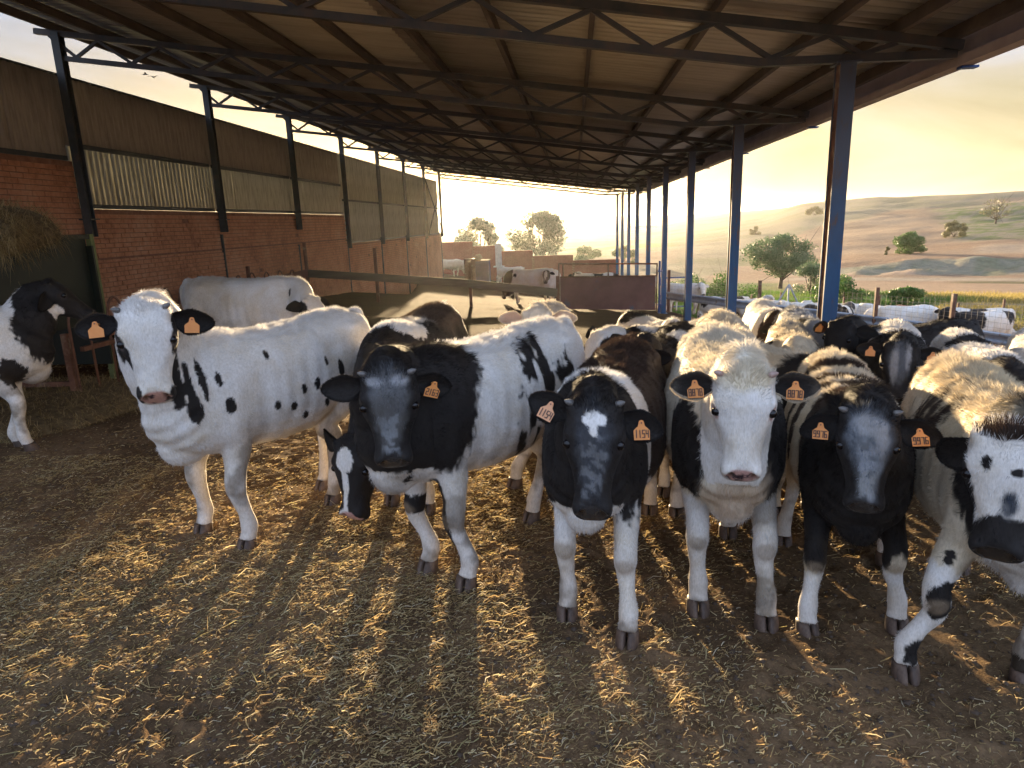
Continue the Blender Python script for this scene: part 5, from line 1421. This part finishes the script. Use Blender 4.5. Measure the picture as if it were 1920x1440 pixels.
# verge grass
def grass():
    r = np.random.default_rng(77); n = 46000
    az_ = 8 + 30 * r.random(n); rr_ = 30 + 26 * r.random(n) ** 1.2
    X = np.sin(np.radians(az_)) * rr_; Y = np.cos(np.radians(az_)) * rr_
    k = fbm(np.stack([X, Y, 0*X], 1), .35, 3) > .42; X = X[k]; Y = Y[k]; n = len(X)
    P = np.stack([X, Y, ground_h(X, Y) - .02], 1); D = np.stack([r.normal(0, .25, n), r.normal(0, .25, n), np.ones(n)], 1); D /= np.linalg.norm(D, axis=1)[:, None]
    h_ = .15 + .40 * r.random(n) * fbm(P, .3, 2); a = r.random(n) * PI; sv = np.stack([np.cos(a), np.sin(a), 0*a], 1)
    V, F = blades(P, D, h_, np.full(n, .014), sv, np.stack([r.normal(0, .08, n), r.normal(0, .08, n), 0*h_], 1))
    me = mesh_from('verge_grass', V, F, bpy.data.materials['straw'])
    dry = sstep(.45, .65, fbm(P + 5, .18, 2) * .7 + .3 * sstep(20, 32, np.degrees(np.arctan2(X, Y))))[:, None]
    cc = np.array([(.10, .19, .035)]) * (1 - dry) + np.array([(.38, .30, .10)]) * dry; cc = cc * (.7 + .6 * r.random((n, 1)))
    a_ = me.attributes.new('tone', 'FLOAT_COLOR', 'POINT'); a_.data.foreach_set('color', np.repeat(np.concatenate([cc, np.ones((n, 1))], 1), 5, 0).astype(np.float32).ravel())
    tag(link('verge_grass', me), 'tall green and yellowing grass growing beyond the field fence', 'grass', kind='stuff')
grass()
# distant white farm building and irrigation tripod
fx, fy = at(5.6, 640); fbld = empty('distant_farm_building', (fx, fy, gz(fx, fy)), 'tiny long white farm building far out in the valley', 'building')
mb = MB(); mb.box((0, 0, .6), (26, 8, 2.6)); mb.build('wall', M_PLASTER, fbld)
mb = MB(); mb.add([(-13.4, -4.5, 1.9), (13.4, -4.5, 1.9), (13.4, 4.5, 1.9), (-13.4, 4.5, 1.9), (-13.4, 0, 2.8), (13.4, 0, 2.8)], [(0, 1, 5, 4), (2, 3, 4, 5), (0, 4, 3), (1, 2, 5), (3, 2, 1, 0)]); mb.build('roof', M_GALV, fbld)
tx, ty = 9.0, 29.5; tp = empty('pipe_tripod', (tx, ty, gz(tx, ty)), 'grey pipe tripod standing in the verge beyond the calves', 'tripod')
for e in ((-.95, 0, 0), (.95, .1, 0), (.1, .3, 0), (-.1, -.4, 0)):
    mb = MB(); mb.tube([e, (.05, 0, 1.75)], .035, 7); mb.build('leg', M_GALV, tp)
# ---------------------------------------------------------------- the herd
def place(name_label, pos, face, s=1.0, poll=None, hyaw=None, hp=70, roll=0, feet=None, **kw):
    """pos, poll and feet are world points; converts them to the calf's own axes"""
    a = math.radians(face); ca, sa = math.cos(a), math.sin(a); z0 = gz(*pos)
    def loc(p): dx, dy = p[0] - pos[0], p[1] - pos[1]; return ((dx * ca + dy * sa) / s, (-dx * sa + dy * ca) / s)
    c = dict(kw); c['pos'] = (pos[0], pos[1], z0); c['face'] = face; c['s'] = s; c['label'] = name_label
    if poll is not None:
        l = loc(poll); c['head'] = (l[0], l[1], (poll[2] - z0) / s, (hyaw - face), hp, roll)
    else:
        c.setdefault('head', (.44, 0, 1.16, 0, 65, 0))
    if feet:
        dflt = [(.06, .13), (.06, -.13), (-.93, .13), (-.93, -.13)]; c['feet'] = [loc(f) if f else d for f, d in zip(feet, dflt)]
    fz = []
    for fx, fy in (c.get('feet') or [(.06, .13), (.06, -.13), (-.93, .13), (-.93, -.13)]):
        X = pos[0] + s * (fx * ca - fy * sa); Y = pos[1] + s * (fx * sa + fy * ca); fz.append((gz(X, Y) - z0) / s - .006)
    if c.get('key') is None: c['fz'] = tuple(fz)
    else: c['fz'] = (0, 0, 0, 0); c['pos'] = (pos[0], pos[1], z0 + s * sum(fz) / 4)
    place.n += 1
    return calf(c, place.n)
place.n = 0
WL = ('B', 0, 0, 0, 3, 3, .50, 'w', .5)

# the front row -----------------------------------------------------
place('white calf with black ears and eye patches, standing alone at left of the front row', (-2.02, 3.60), -114, 1.09, (-2.07, 3.05, 1.405), -58, 76, 4, hs=.98, hl=.92,
      feet=[(-1.90, 3.44), (-2.28, 3.64), (-1.62, 4.08), (-1.78, 4.34)], base='w', nose='pk', buds='k', bend=.0,
      ears={'L': (14, 14, 10), 'R': (4, 18, 0)}, earin='k', earout='k', tags={'L': ('', 6), 'R': ('', 0)}, earlen=.20, eyerim=(.10, .08, .08), hoofturn=(20, 20, 10, 0),
      coat=[('H', .15, .135, -.07, .11, .055, .085, 'k', .4), ('H', .19, -.135, -.07, .20, .060, .095, 'k', .4), ('H', .06, .13, -.08, .08, .05, .06, 'k', .3), ('H', .42, -.07, -.06, .05, .03, .05, 'k', .3), ('H', .42, .07, -.07, .04, .025, .05, 'k', .3),
            ('B', .36, .13, .98, .035, .2, .15, 'k', .9), ('B', .30, .13, .90, .02, .2, .13, 'k', .9), ('B', .24, .15, .94, .018, .2, .09, 'k', .8), ('B', .17, .2, .93, .014, .2, .04, 'k', .5), ('B', .30, .13, .80, .035, .2, .06, 'k', .5), ('B', .14, .22, .79, .028, .2, .045, 'k', .5),
            ('B', -.12, .25, 1.0, .022, .12, .03, 'k', .9), ('B', -.30, .27, .78, .02, .2, .03, 'k', .5), ('B', -.40, .27, .79, .024, .2, .036, 'k', .5), ('B', -.47, .27, .66, .02, .2, .03, 'k', .5), ('B', -.22, .27, .70, .022, .2, .03, 'k', .5), ('B', -.12, .27, .73, .018, .2, .028, 'k', .5), ('B', -.30, .27, .63, .024, .2, .025, 'k', .5), ('B', -.62, .27, .83, .026, .2, .05, 'k', .6), ('B', -.5, .27, .9, .015, .2, .025, 'k', .6)])

place('grey faced calf with black neck and white body, second from the left in front', (-.70, 3.22), -125, 1.06, (-.80, 2.74, 1.14), -78, 77, 0, hs=.98, hl=.86,
      feet=[(-.545, 3.03), (-.775, 3.19), (-.27, 3.84), (-.42, 4.40)], base='w', nose='n', buds='k', ears={'L': (16, 26, 0), 'R': (6, 6, 0)}, tags={'L': ('2163', 18), }, earin='k', earout='k', fuzz=1.15, hoofturn=(25, 10, 0, 0),
      coat=[('B', .36, 0, .98, .50, .5, .50, 'k', .22), ('B', .30, 0, .52, .24, .30, .15, 'w', .5), ('B', -.52, .2, .98, .14, .16, .20, 'k', .9, 'streak'), ('B', -.66, .27, .72, .16, .2, .26, 'k', .8, 'streak'), ('B', -.35, .27, .66, .13, .2, .20, 'k', .8, 'streak'), ('B', -.85, .2, .85, .10, .2, .2, 'k', .8, 'streak'),
            ('L0', .03, -.035, .37, .12, .050, .21, 'k', .5), ('L0', .04, -.03, .17, .06, .026, .07, 'k', .5), ('L1', 0, 0, .37, .12, .12, .055, 'k', .4), ('B', .3, .1, .58, .05, .08, .04, 'k', .9, 'speck'),
            ('H', .2, 0, 0, .6, .3, .6, 'k', .1), ('H', .17, 0, .03, .22, .085, .11, (.115, .12, .13), .35), ('H', .27, .01, .0, .12, .055, .06, (.20, .22, .25), .8, 'speck'), ('H', .035, .055, .03, .028, .045, .04, 'l', .7), ('H', .035, -.055, .03, .028, .045, .04, 'l', .7)])

place('black and white calf grazing head down with a white blaze, behind the grey faced calf', (-1.17, 4.28), -96, 1.05, (-1.25, 3.42, .60), -102, 76, 10, lod=0,
      feet=[(-.95, 3.95), (-1.22, 4.1), None, None], base='k', nose='p', ears={'R': (-30, 10, 30), 'L': (20, 20, 0)}, tags={}, fur=60000,
      coat=[('B', -.25, -.2, .95, .28, .35, .35, 'w', .5), ('B', .0, 0, 1.1, .16, .3, .12, 'w', .5), WL, ('B', -1.0, 0, .9, .15, .3, .4, 'w', .5), ('B', -.6, 0, 1.1, .35, .4, .16, (.10, .07, .05), .4),
            ('H', .10, .0, .02, .075, .055, .06, 'w', .35), ('H', .22, -.005, .0, .10, .022, .06, 'w', .4), ('H', .34, -.01, .0, .12, .013, .06, 'w', .4), ('H', .44, -.02, -.04, .05, .040, .05, 'w', .4)])

place('black faced calf with a small white star and white shoulder band, third in front', (.10, 2.93), -103, .99, (.07, 2.42, 1.085), -97, 70, -3, hs=.94, hl=1.0,
      feet=[(.215, 2.60), (-.045, 2.79), (.46, 3.98), (.32, 3.72)], base='b', nose='n', buds='k', ears={'L': (20, 10, 0), 'R': (-22, 4, 0)}, tags={'L': ('1154', -4), 'R': ('1154', 26, 1)}, earin='k', earout='k', fuzz=1.1, hoofturn=(0, 10, 0, 0),
      coat=[('B', .4, 0, .9, .5, .5, .6, 'k', .15), ('B', .02, 0, .96, .085, .5, .34, 'w', .22), ('B', 0, 0, 0, 3, 3, .58, 'w', .4), ('B', .34, 0, .60, .16, .2, .06, 'w', .4), ('B', -.9, 0, .5, .3, .4, .25, 'w', .5),
            ('H', .2, 0, 0, .6, .3, .6, 'k', .1), ('H', .20, .0, .03, .19, .080, .10, (.055, .06, .072), .5), ('H', .065, .0, .03, .030, .050, .05, 'w', .35), ('H', .10, .0, .03, .035, .018, .05, 'w', .45), ('H', .21, .03, .01, .05, .04, .05, (.16, .18, .21), .9, 'speck'), ('H', .24, 0, .0, .14, .06, .08, (.14, .15, .17), .9, 'speck')])

place('cream white faced calf with pink nose and black ears, centre of the front row', (.69, 3.03), -97, 1.03, (.63, 2.50, 1.17), -100, 75, 0, hs=.92, hl=.92,
      feet=[(.835, 2.76), (.555, 2.86), (.87, 3.68), (.62, 3.95)], base=(.78, .72, .60), nose='pk', eyerim=(.55, .38, .34), buds='p', ears={'L': (0, 6, -8), 'R': (4, 8, -8)}, tags={'L': ('8878', 2), 'R': ('8878', -6)}, earin='k', earout=(.10, .085, .07), fringe=(.55, .45, .32), fuzz=1.35, earlen=.19, hoofturn=(0, 5, 0, 0),
      coat=[('B', .24, .24, .78, .26, .17, .24, 'k', .3), ('B', .24, -.24, .78, .26, .17, .24, 'k', .3), ('B', -.1, 0, 1.14, .5, .25, .10, (.74, .66, .50), .5), ('B', 0, 0, .2, 2, 2, .36, 'w', .4), ('B', .36, 0, .68, .1, .13, .16, (.62, .50, .38), .5),
            ('H', .2, 0, 0, .6, .3, .6, 'w', .1), ('H', .0, 0, .02, .08, .12, .08, (.74, .67, .53), .5)])

place('blue grey faced calf with striped brown and white back, fifth in front', (1.22, 2.93), -103, .93, (1.06, 2.44, 1.04), -108, 72, 3, hs=.93, hl=.92,
      feet=[(1.39, 2.76), (1.00, 2.72), None, (1.16, 3.60)], base='c', nose='n', buds='k', ears={'L': (20, 8, 0), 'R': (24, 10, 0)}, tags={'L': ('9976', -8), 'R': ('9976', 0)}, earin='k', earout='k', fuzz=1.3, hoofturn=(0, 25, 0, 0),
      coat=[('B', -.62, 0, 1.0, .07, .5, .5, 'b', .4), ('B', -.36, 0, 1.0, .045, .5, .5, 'b', .5), ('B', -.20, 0, 1.0, .05, .5, .4, 'b', .5), ('B', .10, 0, 1.0, .17, .5, .6, 'b', .2), ('B', .40, 0, .8, .42, .5, .55, 'k', .15), ('B', .06, 0, .5, .2, .4, .25, 'k', .2), ('B', 0, 0, 0, 3, 3, .33, 'w', .22),
            ('H', .2, 0, 0, .6, .3, .6, 'k', .1), ('H', .12, .0, .03, .15, .095, .12, (.15, .17, .20), .35), ('H', .26, .01, .0, .14, .055, .06, (.17, .19, .22), .5), ('H', .06, .0, .03, .055, .065, .05, 'l', .5), ('H', .14, .05, .03, .12, .028, .05, 'l', .6), ('H', .25, .0, .0, .16, .04, .08, (.30, .33, .38), .9, 'speck'), ('H', .42, 0, -.13, .05, .05, .025, 'l', .4)])

place('cream calf with black spotted white face, cut by the right edge of the photo', (1.62, 2.50), -104, .95, (1.30, 2.04, 1.08), -123, 74, 3, hs=.98,
      feet=[(1.72, 2.44), (1.27, 2.42), None, (1.62, 3.4)], base='c', nose='k', ears={'L': (10, 10, 0), 'R': (38, 40, 0)}, tags={}, earin='k', earout='k', fuzz=1.6, hoofturn=(0, 10, 0, 0),
      coat=[('B', .10, 0, 1.1, .22, .3, .22, 'b', .3), ('B', .45, 0, .95, .40, .5, .42, 'k', .2), ('B', .38, 0, .60, .18, .2, .12, 'w', .4), ('B', -.1, 0, 1.1, .8, .5, .18, (.70, .60, .42), .6), ('B', -.25, -.2, 1.0, .12, .12, .14, 'b', .9, 'streak'), ('B', -.5, -.2, .95, .2, .2, .2, 'b', .9, 'streak'), WL,
            ('L1', .05, .0, .40, .07, .055, .055, 'k', .5), ('L1', .07, -.03, .55, .06, .025, .035, 'k', .4), ('L1', .05, .015, .33, .06, .045, .045, 'k', .5), ('L1', .02, .0, .12, .10, .052, .055, 'k', .7), ('L0', .04, -.02, .33, .08, .05, .10, 'k', .6), ('L0', .0, .02, .18, .08, .04, .05, 'k', .5), ('L0', .0, .0, .06, .12, .1, .035, 'k', .4),
            ('H', .2, 0, 0, .6, .3, .6, 'w', .1), ('H', .30, -.13, -.10, .30, .065, .13, 'k', .35), ('H', .30, .13, -.10, .22, .065, .13, 'k', .35), ('H', .41, .01, -.06, .125, .14, .14, 'k', .35), ('H', .25, .02, .0, .055, .022, .05, (.06, .07, .09), .4), ('H', .11, -.055, .03, .030, .018, .04, 'k', .4), ('H', .13, .03, .03, .018, .018, .04, 'k', .4), ('H', .14, .08, .03, .02, .02, .04, 'k', .4), ('H', -.01, 0, .0, .03, .12, .08, 'b', .3)])

place('black and white patched calf by the hay feeder with its black head turned right', (-5.02, 5.26), 22, 1.08, (-4.62, 5.62, 1.38), 28, 42, 0, lod=0,
      feet=[(-4.95, 5.27), (-4.74, 5.14), None, None], base='w', nose='k', ears={'L': (10, 20, 0), 'R': (30, 50, 0)}, tags={'L': ('', 0), }, fur=60000,
      coat=[('B', .44, 0, 1.1, .22, .5, .42, 'k', .4), ('B', -.42, -.25, .88, .18, .3, .16, 'k', .7), ('B', .02, -.25, .80, .10, .2, .13, 'k', .7), ('B', .20, -.2, .62, .09, .2, .12, 'k', .8), ('B', -.05, -.2, 1.04, .09, .1, .06, 'k', .8), ('B', -.85, -.2, .9, .2, .3, .2, 'k', .6), ('H', .2, 0, 0, .6, .3, .6, 'k', .1), ('H', .16, -.10, -.18, .10, .05, .06, 'w', .5)])

place('all white calf seen side on behind the front left calf, its head lowered', (-3.62, 7.95), -6, 1.14, (-3.02, 7.55, .98), -25, 62, 0, lod=0, base='w', nose='p', ears={'L': (0, 10, 0), 'R': (0, 10, 0)}, fur=60000,
      coat=[('H', .1, .12, -.08, .1, .05, .08, 'k', .4), ('H', .1, -.12, -.08, .1, .05, .08, 'k', .4), ('B', -.2, -.2, 1.12, .03, .1, .03, 'k', .5), ('B', .25, -.2, .98, .02, .1, .04, 'k', .5), ('B', -.7, -.2, .95, .3, .3, .3, (.68, .62, .54), .6)])

# the press of calves behind -----------------------------------------
def mid(lbl, px, face, s, poll, hyaw, hp, **kw):
    if px[0] > .3: s *= .96; poll = (poll[0], poll[1], poll[2] - .07)
    kw.setdefault('lod', 1); kw.setdefault('base', 'w'); kw.setdefault('nose', 'n'); kw.setdefault('coat', [])
    return place(lbl, px, face, s, poll, hyaw, hp, **kw)
FACEK = ('H', .2, 0, 0, .6, .3, .6, 'k', .1)
mid('pale cream calf peering over the back of the black necked calf, ears out', (-.26, 5.30), -93, .98, (-.275, 4.85, 1.12), -93, 62, base=(.78, .71, .60), nose='p', earin=(.62, .45, .36), earout=(.72, .64, .52), earlen=.20, ears={'L': (-4, 8, -10), 'R': (-6, 8, -10)}, lod=0, fur=50000)
mid('white calf with dark ears facing left, behind the black calf near the gate', (.52, 5.35), -152, .93, (.17, 5.02, .99), -150, 60, coat=[('H', .08, .12, -.08, .09, .06, .08, 'k', .4), ('B', .15, .1, 1.1, .12, .2, .10, 'k', .7), ('B', -.2, .1, 1.1, .10, .2, .08, 'k', .8, 'speck')], earin='k', ears={'L': (-25, 6, 0), 'R': (-35, 0, 0)})
mid('black calf with an orange tag in its raised ear, behind the white banded calf', (.50, 4.40), -112, .94, (.33, 4.0, 1.06), -135, 78, base='k', tags={'L': ('', 0)}, ears={'L': (-8, 6, 0), 'R': (10, 10, 0)}, coat=[WL, ('B', -.45, .2, .95, .2, .2, .3, 'w', .5), ('H', .25, 0, .0, .14, .05, .08, 'l', .8, 'speck')])
mid('cream backed calf directly behind the pink nosed calf', (1.05, 4.60), -97, .99, (1.0, 4.05, .92), -100, 82, base=(.77, .70, .57), fuzz=1.3)
mid('white calf with a brown black rump patch farther back beside the second column', (.78, 6.1), -75, .88, (.9, 5.6, .9), -60, 80, coat=[('B', -.7, 0, 1.1, .18, .3, .10, 'k', .5)])
mid('white calf with dark brown face behind the columns, near the middle', (1.96, 6.9), -98, .90, (1.98, 6.45, .84), -70, 70, coat=[('H', .2, 0, 0, .6, .3, .6, 'b', .1), ('B', .35, 0, .95, .12, .3, .3, 'b', .5)], earin='k')
mid('cream calf with a dark shoulder stripe in the thick of the herd', (1.60, 5.0), -104, .89, (1.46, 4.5, .92), -104, 80, base='c', fuzz=1.3, coat=[('B', -.15, 0, .95, .07, .5, .4, 'b', .4), ('B', -.8, 0, 1.1, .2, .3, .12, 'l', .5, 'speck')])
mid('black headed calf with a white face turned right and a plain tag', (1.32, 4.10), -72, .91, (1.50, 3.70, 1.02), -42, 66, base='c', tags={'R': ('', 0), }, ears={'R': (-6, 6, 0), 'L': (10, 10, 0)}, coat=[('B', .34, 0, .85, .38, .5, .45, 'k', .25), FACEK, ('H', .15, .04, .03, .17, .075, .09, 'w', .3)])
mid('all black calf standing against the nearest blue column', (2.30, 5.25), -158, .91, (1.92, 5.02, 1.04), -140, 60, base='k', tags={'R': ('', 0)}, ears={'R': (0, 10, 0), 'L': (0, 10, 0)}, coat=[WL, ('B', .1, .1, 1.12, .05, .08, .05, 'l', .8)])
mid('black calf with a pale blue blaze facing the camera, two tags', (2.15, 4.60), -112, .92, (1.98, 4.22, 1.02), -118, 70, base='k', tags={'L': ('', 0), 'R': ('', 0)}, ears={'L': (8, 8, 0), 'R': (-2, 8, 0)}, coat=[WL, ('B', -.7, 0, 1.0, .3, .5, .5, 'w', .4), ('H', .16, .0, .03, .18, .075, .08, (.10, .11, .13), .4), ('H', .17, -.03, .02, .17, .028, .06, 'l', .5), ('H', .1, .05, .03, .1, .02, .05, 'l', .7)])
mid('white calf with black hip stripe near the guard rail', (2.48, 4.15), -104, .90, (2.36, 3.68, .84), -105, 80, coat=[('B', -.55, .1, 1.05, .14, .3, .25, 'k', .6), ('B', .4, 0, .9, .3, .5, .4, 'k', .3)])
mid('white backed calf in the last row at the right, head down', (2.82, 4.20), -118, .91, (2.6, 3.7, .80), -118, 82, base='w', coat=[('B', .45, 0, .8, .2, .5, .4, (.62, .56, .48), .5)])
mid('white faced calf with one black ear and a black eye patch at the right edge', (2.72, 3.55), -128, .92, (2.42, 3.28, 1.02), -130, 70, earin='k', tags={'R': ('', 0)}, ears={'R': (14, 8, 0), 'L': (14, 8, 0)}, coat=[('H', .14, .10, -.02, .10, .07, .09, 'k', .3), ('B', .3, 0, .9, .2, .4, .3, (.66, .62, .56), .5)])
mid('grey mottled calf between the herd and the nearest column', (1.93, 5.75), -100, .92, (1.85, 5.3, .9), -100, 80, base='l', coat=[('B', -.5, 0, 1.1, .3, .4, .2, 'w', .6, 'speck'), ('B', .1, 0, 1.0, .1, .5, .3, 'k', .6)])

# far calves, too small for fur -----------------------------------------
POSE = {'up': dict(head=(.46, 0, 1.20, 0, 52, 0)), 'down': dict(head=(.52, 0, .62, 0, 80, 0)), 'left': dict(head=(.36, .26, 1.14, 60, 62, 0)), 'right': dict(head=(.36, -.26, 1.14, -60, 62, 0))}
def rcoat(r, k, dark='k'):
    out = []
    for _ in range(k):
        out.append(('B', r.uniform(-1, .2), r.uniform(-.3, .3), r.uniform(.65, 1.15), r.uniform(.16, .36), r.uniform(.2, .4), r.uniform(.16, .30), dark, .5))
    return out
rf_ = random.Random(12)
def far(lbl, x, y, face, pose, s=1.06, base='w', coat=None, head=None, grp=None, dark='k', k=2):
    ct = rcoat(rf_, k, dark) if coat is None else list(coat)
    if coat is None and k: ct += [('B', -.25 - .1 * k, .0, 1.12, .13 + .05 * k, .4, .20, dark, .6), ('B', .30, .0, 1.0, .16, .3, .25, dark, .5)]
    if head == 'k': ct += [('B', .40, 0, .95, .26, .4, .4, dark, .3), ('H', .2, 0, 0, .6, .3, .6, dark, .1)]
    if head == 'kw': ct += [('H', .2, 0, 0, .6, .3, .6, dark, .1), ('H', .2, 0, .02, .2, .05, .08, 'w', .3)]
    return place(lbl, (x, y), face, s, None, lod=2, key=pose, base=base, coat=ct, group=grp or 'calves beyond the guard rail', nose='n', earin='k' if head else 'w', earout='k' if head else 'w', **POSE[pose])
G2 = 'calves beyond the guard rail'
far('black headed calf looking over the blue pen gate at the far end of the rail', 3.9, 28.5, -110, 'up', head='kw', k=1)
far('white calf at the left end of the rail, mostly plain', 4.4, 25.6, -20, 'right', k=0)
far('white calf with thin black stripes beyond the third column', 5.0, 24.6, 170, 'down', k=2)
far('dark brown headed calf beside the white faced one at the rail', 5.6, 24.3, -110, 'up', head='k', k=1, dark='b')
far('white faced calf looking towards the camera over the rail', 6.1, 24.8, -100, 'up', k=0)
far('black patched calf with lowered dark head behind the second column', 5.9, 23.2, 150, 'down', head='k', k=2)
far('plain white calf just right of the second column', 6.5, 22.6, -30, 'right', k=0, head=None)
far('white calf with pale grey flank right of the second column', 6.3, 23.9, 10, 'up', k=1, dark='l')
far('white calf with one big round black flank patch', 7.0, 21.9, 165, 'left', coat=[('B', -.35, .2, .85, .28, .3, .26, 'k', .25)])
far('white calf with black belly patch and brown ear, behind the thin post', 7.7, 21.9, 170, 'up', coat=[('B', -.1, .2, .75, .25, .3, .2, 'k', .3)])
far('black and white faced calf looking towards the camera from the rail', 8.0, 21.0, -125, 'up', head='kw', k=3)
far('plain white calf half hidden by the nearest blue column', 8.6, 19.6, 175, 'down', k=0, s=1.04)
far('red brown headed white calf behind the long white one', 9.1, 20.3, -70, 'up', head='k', dark='r', coat=[])
far('long all white calf side on along the rail', 9.3, 18.9, 5, 'down', k=0, s=1.06, coat=[])
far('white calf with black head standing behind the far thin post', 10.0, 18.4, 165, 'left', head='k', k=1)
far('mottled black and white calf close to the rail at right', 10.4, 17.6, 10, 'down', k=5, s=.98)
far('dark flanked calf standing at the far right behind the rail', 10.6, 15.8, 160, 'down', head='k', k=3, s=.98)
far('white calf seen from behind at the far right', 10.9, 15.3, 55, 'up', k=0, coat=[], s=1.0)
far('white and grey calf at the right edge beyond the rail', 11.6, 15.2, 20, 'down', k=3, dark='g')
G3 = 'calves in the lower yard'
far('dusty white calf side on by the far end of the brick wall', -8.1, 46.5, 5, 'down', base='c', coat=[], grp=G3)
far('second dusty calf just behind the one at the brick wall', -7.6, 48.5, 5, 'down', base='c', coat=[], grp=G3)
far('white calf standing side on right of the blue tank', -4.6, 45.5, 178, 'down', coat=[], grp=G3, s=1.1)
far('calf standing end on behind the white one by the blue tank', -3.6, 46.6, 100, 'up', coat=[], grp=G3)
far('white calf with a dark brown head behind the board fence', -1.9, 23.4, 178, 'down', head='k', dark='b', coat=[('B', .1, .2, .95, .06, .1, .06, 'k', .3)], grp=G3, s=1.1)
far('brown cheeked calf looking out beside the gate post', -.85, 23.6, -100, 'up', head='kw', dark='b', coat=[], grp=G3)
far('calf with dark ears peering over the sheet gate', .1, 26.0, -95, 'up', head='kw', dark='b', k=1, grp=G3)
far('white legged calf hidden behind the right half of the gate', 1.2, 24.5, 10, 'down', k=1, grp=G3)
far('calf whose legs show below the hinge side of the gate', 2.0, 26.5, 185, 'down', k=2, grp=G3)

# two birds near the shed roof
M_BIRD = surf('bird_feathers', [(.3, (.03, .03, .035)), (.7, (.07, .07, .08))], scale=20, bump=0)
for i, (az_, el_, lb) in enumerate([(-31.6, 10.9, 'left one of two tiny birds flying between wall and roof'), (-31.1, 10.75, 'right one of two tiny birds flying between wall and roof')]):
    r_ = 60.0; bx_ = math.sin(math.radians(az_)) * r_; by_ = math.cos(math.radians(az_)) * r_; bz_ = 1.75 + math.tan(math.radians(el_)) * r_
    b = empty('bird', (bx_, by_, bz_), lb, 'bird', 'birds in the evening sky', (0, .1 * i, .6 + i))
    S = Solid(); S.ball((0, 0, 0), (.17, .05, .05), n=8, k=6); S.ball((.17, 0, .02), (.05, .035, .035), n=8, k=5); V, F = S.arrays(); link('body', mesh_from('body', V, F, M_BIRD, smooth=True), b)
    for s in (-1, 1):
        V = [(.08, s*.04, .02), (-.07, s*.04, .02), (-.04, s*.25, .09), (.09, s*.24, .10), (-.10, s*.48, .04)] ; V = V + [(x_, y_, z_ - .008) for x_, y_, z_ in V]
        link('wing', mesh_from('wing', V, [(0, 1, 2, 3), (3, 2, 4), (8, 7, 6, 5), (9, 7, 8), (0, 3, 8, 5), (3, 4, 9, 8), (4, 2, 7, 9), (2, 1, 6, 7), (1, 0, 5, 6)], M_BIRD), b)
    V = [(-.15, -.03, 0), (-.15, .03, 0), (-.28, .05, 0), (-.28, -.05, 0)]; V = V + [(x_, y_, z_ - .008) for x_, y_, z_ in V]
    link('tail', mesh_from('tail', V, [(0, 1, 2, 3), (7, 6, 5, 4), (0, 4, 5, 1), (1, 5, 6, 2), (2, 6, 7, 3), (3, 7, 4, 0)], M_BIRD), b)

# ---------------------------------------------------------------- evening haze
HZ = 1.7e-4
mb = MB(); mb.box((0, 0, 8.0), (10600, 10600, 56)); hz_m = bpy.data.materials.new('haze_air'); hz_m.use_nodes = True
nt = hz_m.node_tree; nt.nodes.clear(); o_ = nt.nodes.new('ShaderNodeOutputMaterial'); v_ = nt.nodes.new('ShaderNodeVolumePrincipled')
v_.inputs['Density'].default_value = HZ; v_.inputs['Color'].default_value = (.93, .91, .88, 1); v_.inputs['Anisotropy'].default_value = .72
nt.links.new(v_.outputs[0], o_.inputs['Volume'])
tag(mb.build('haze', hz_m), 'thin golden evening haze filling the valley air', 'haze', kind='stuff')
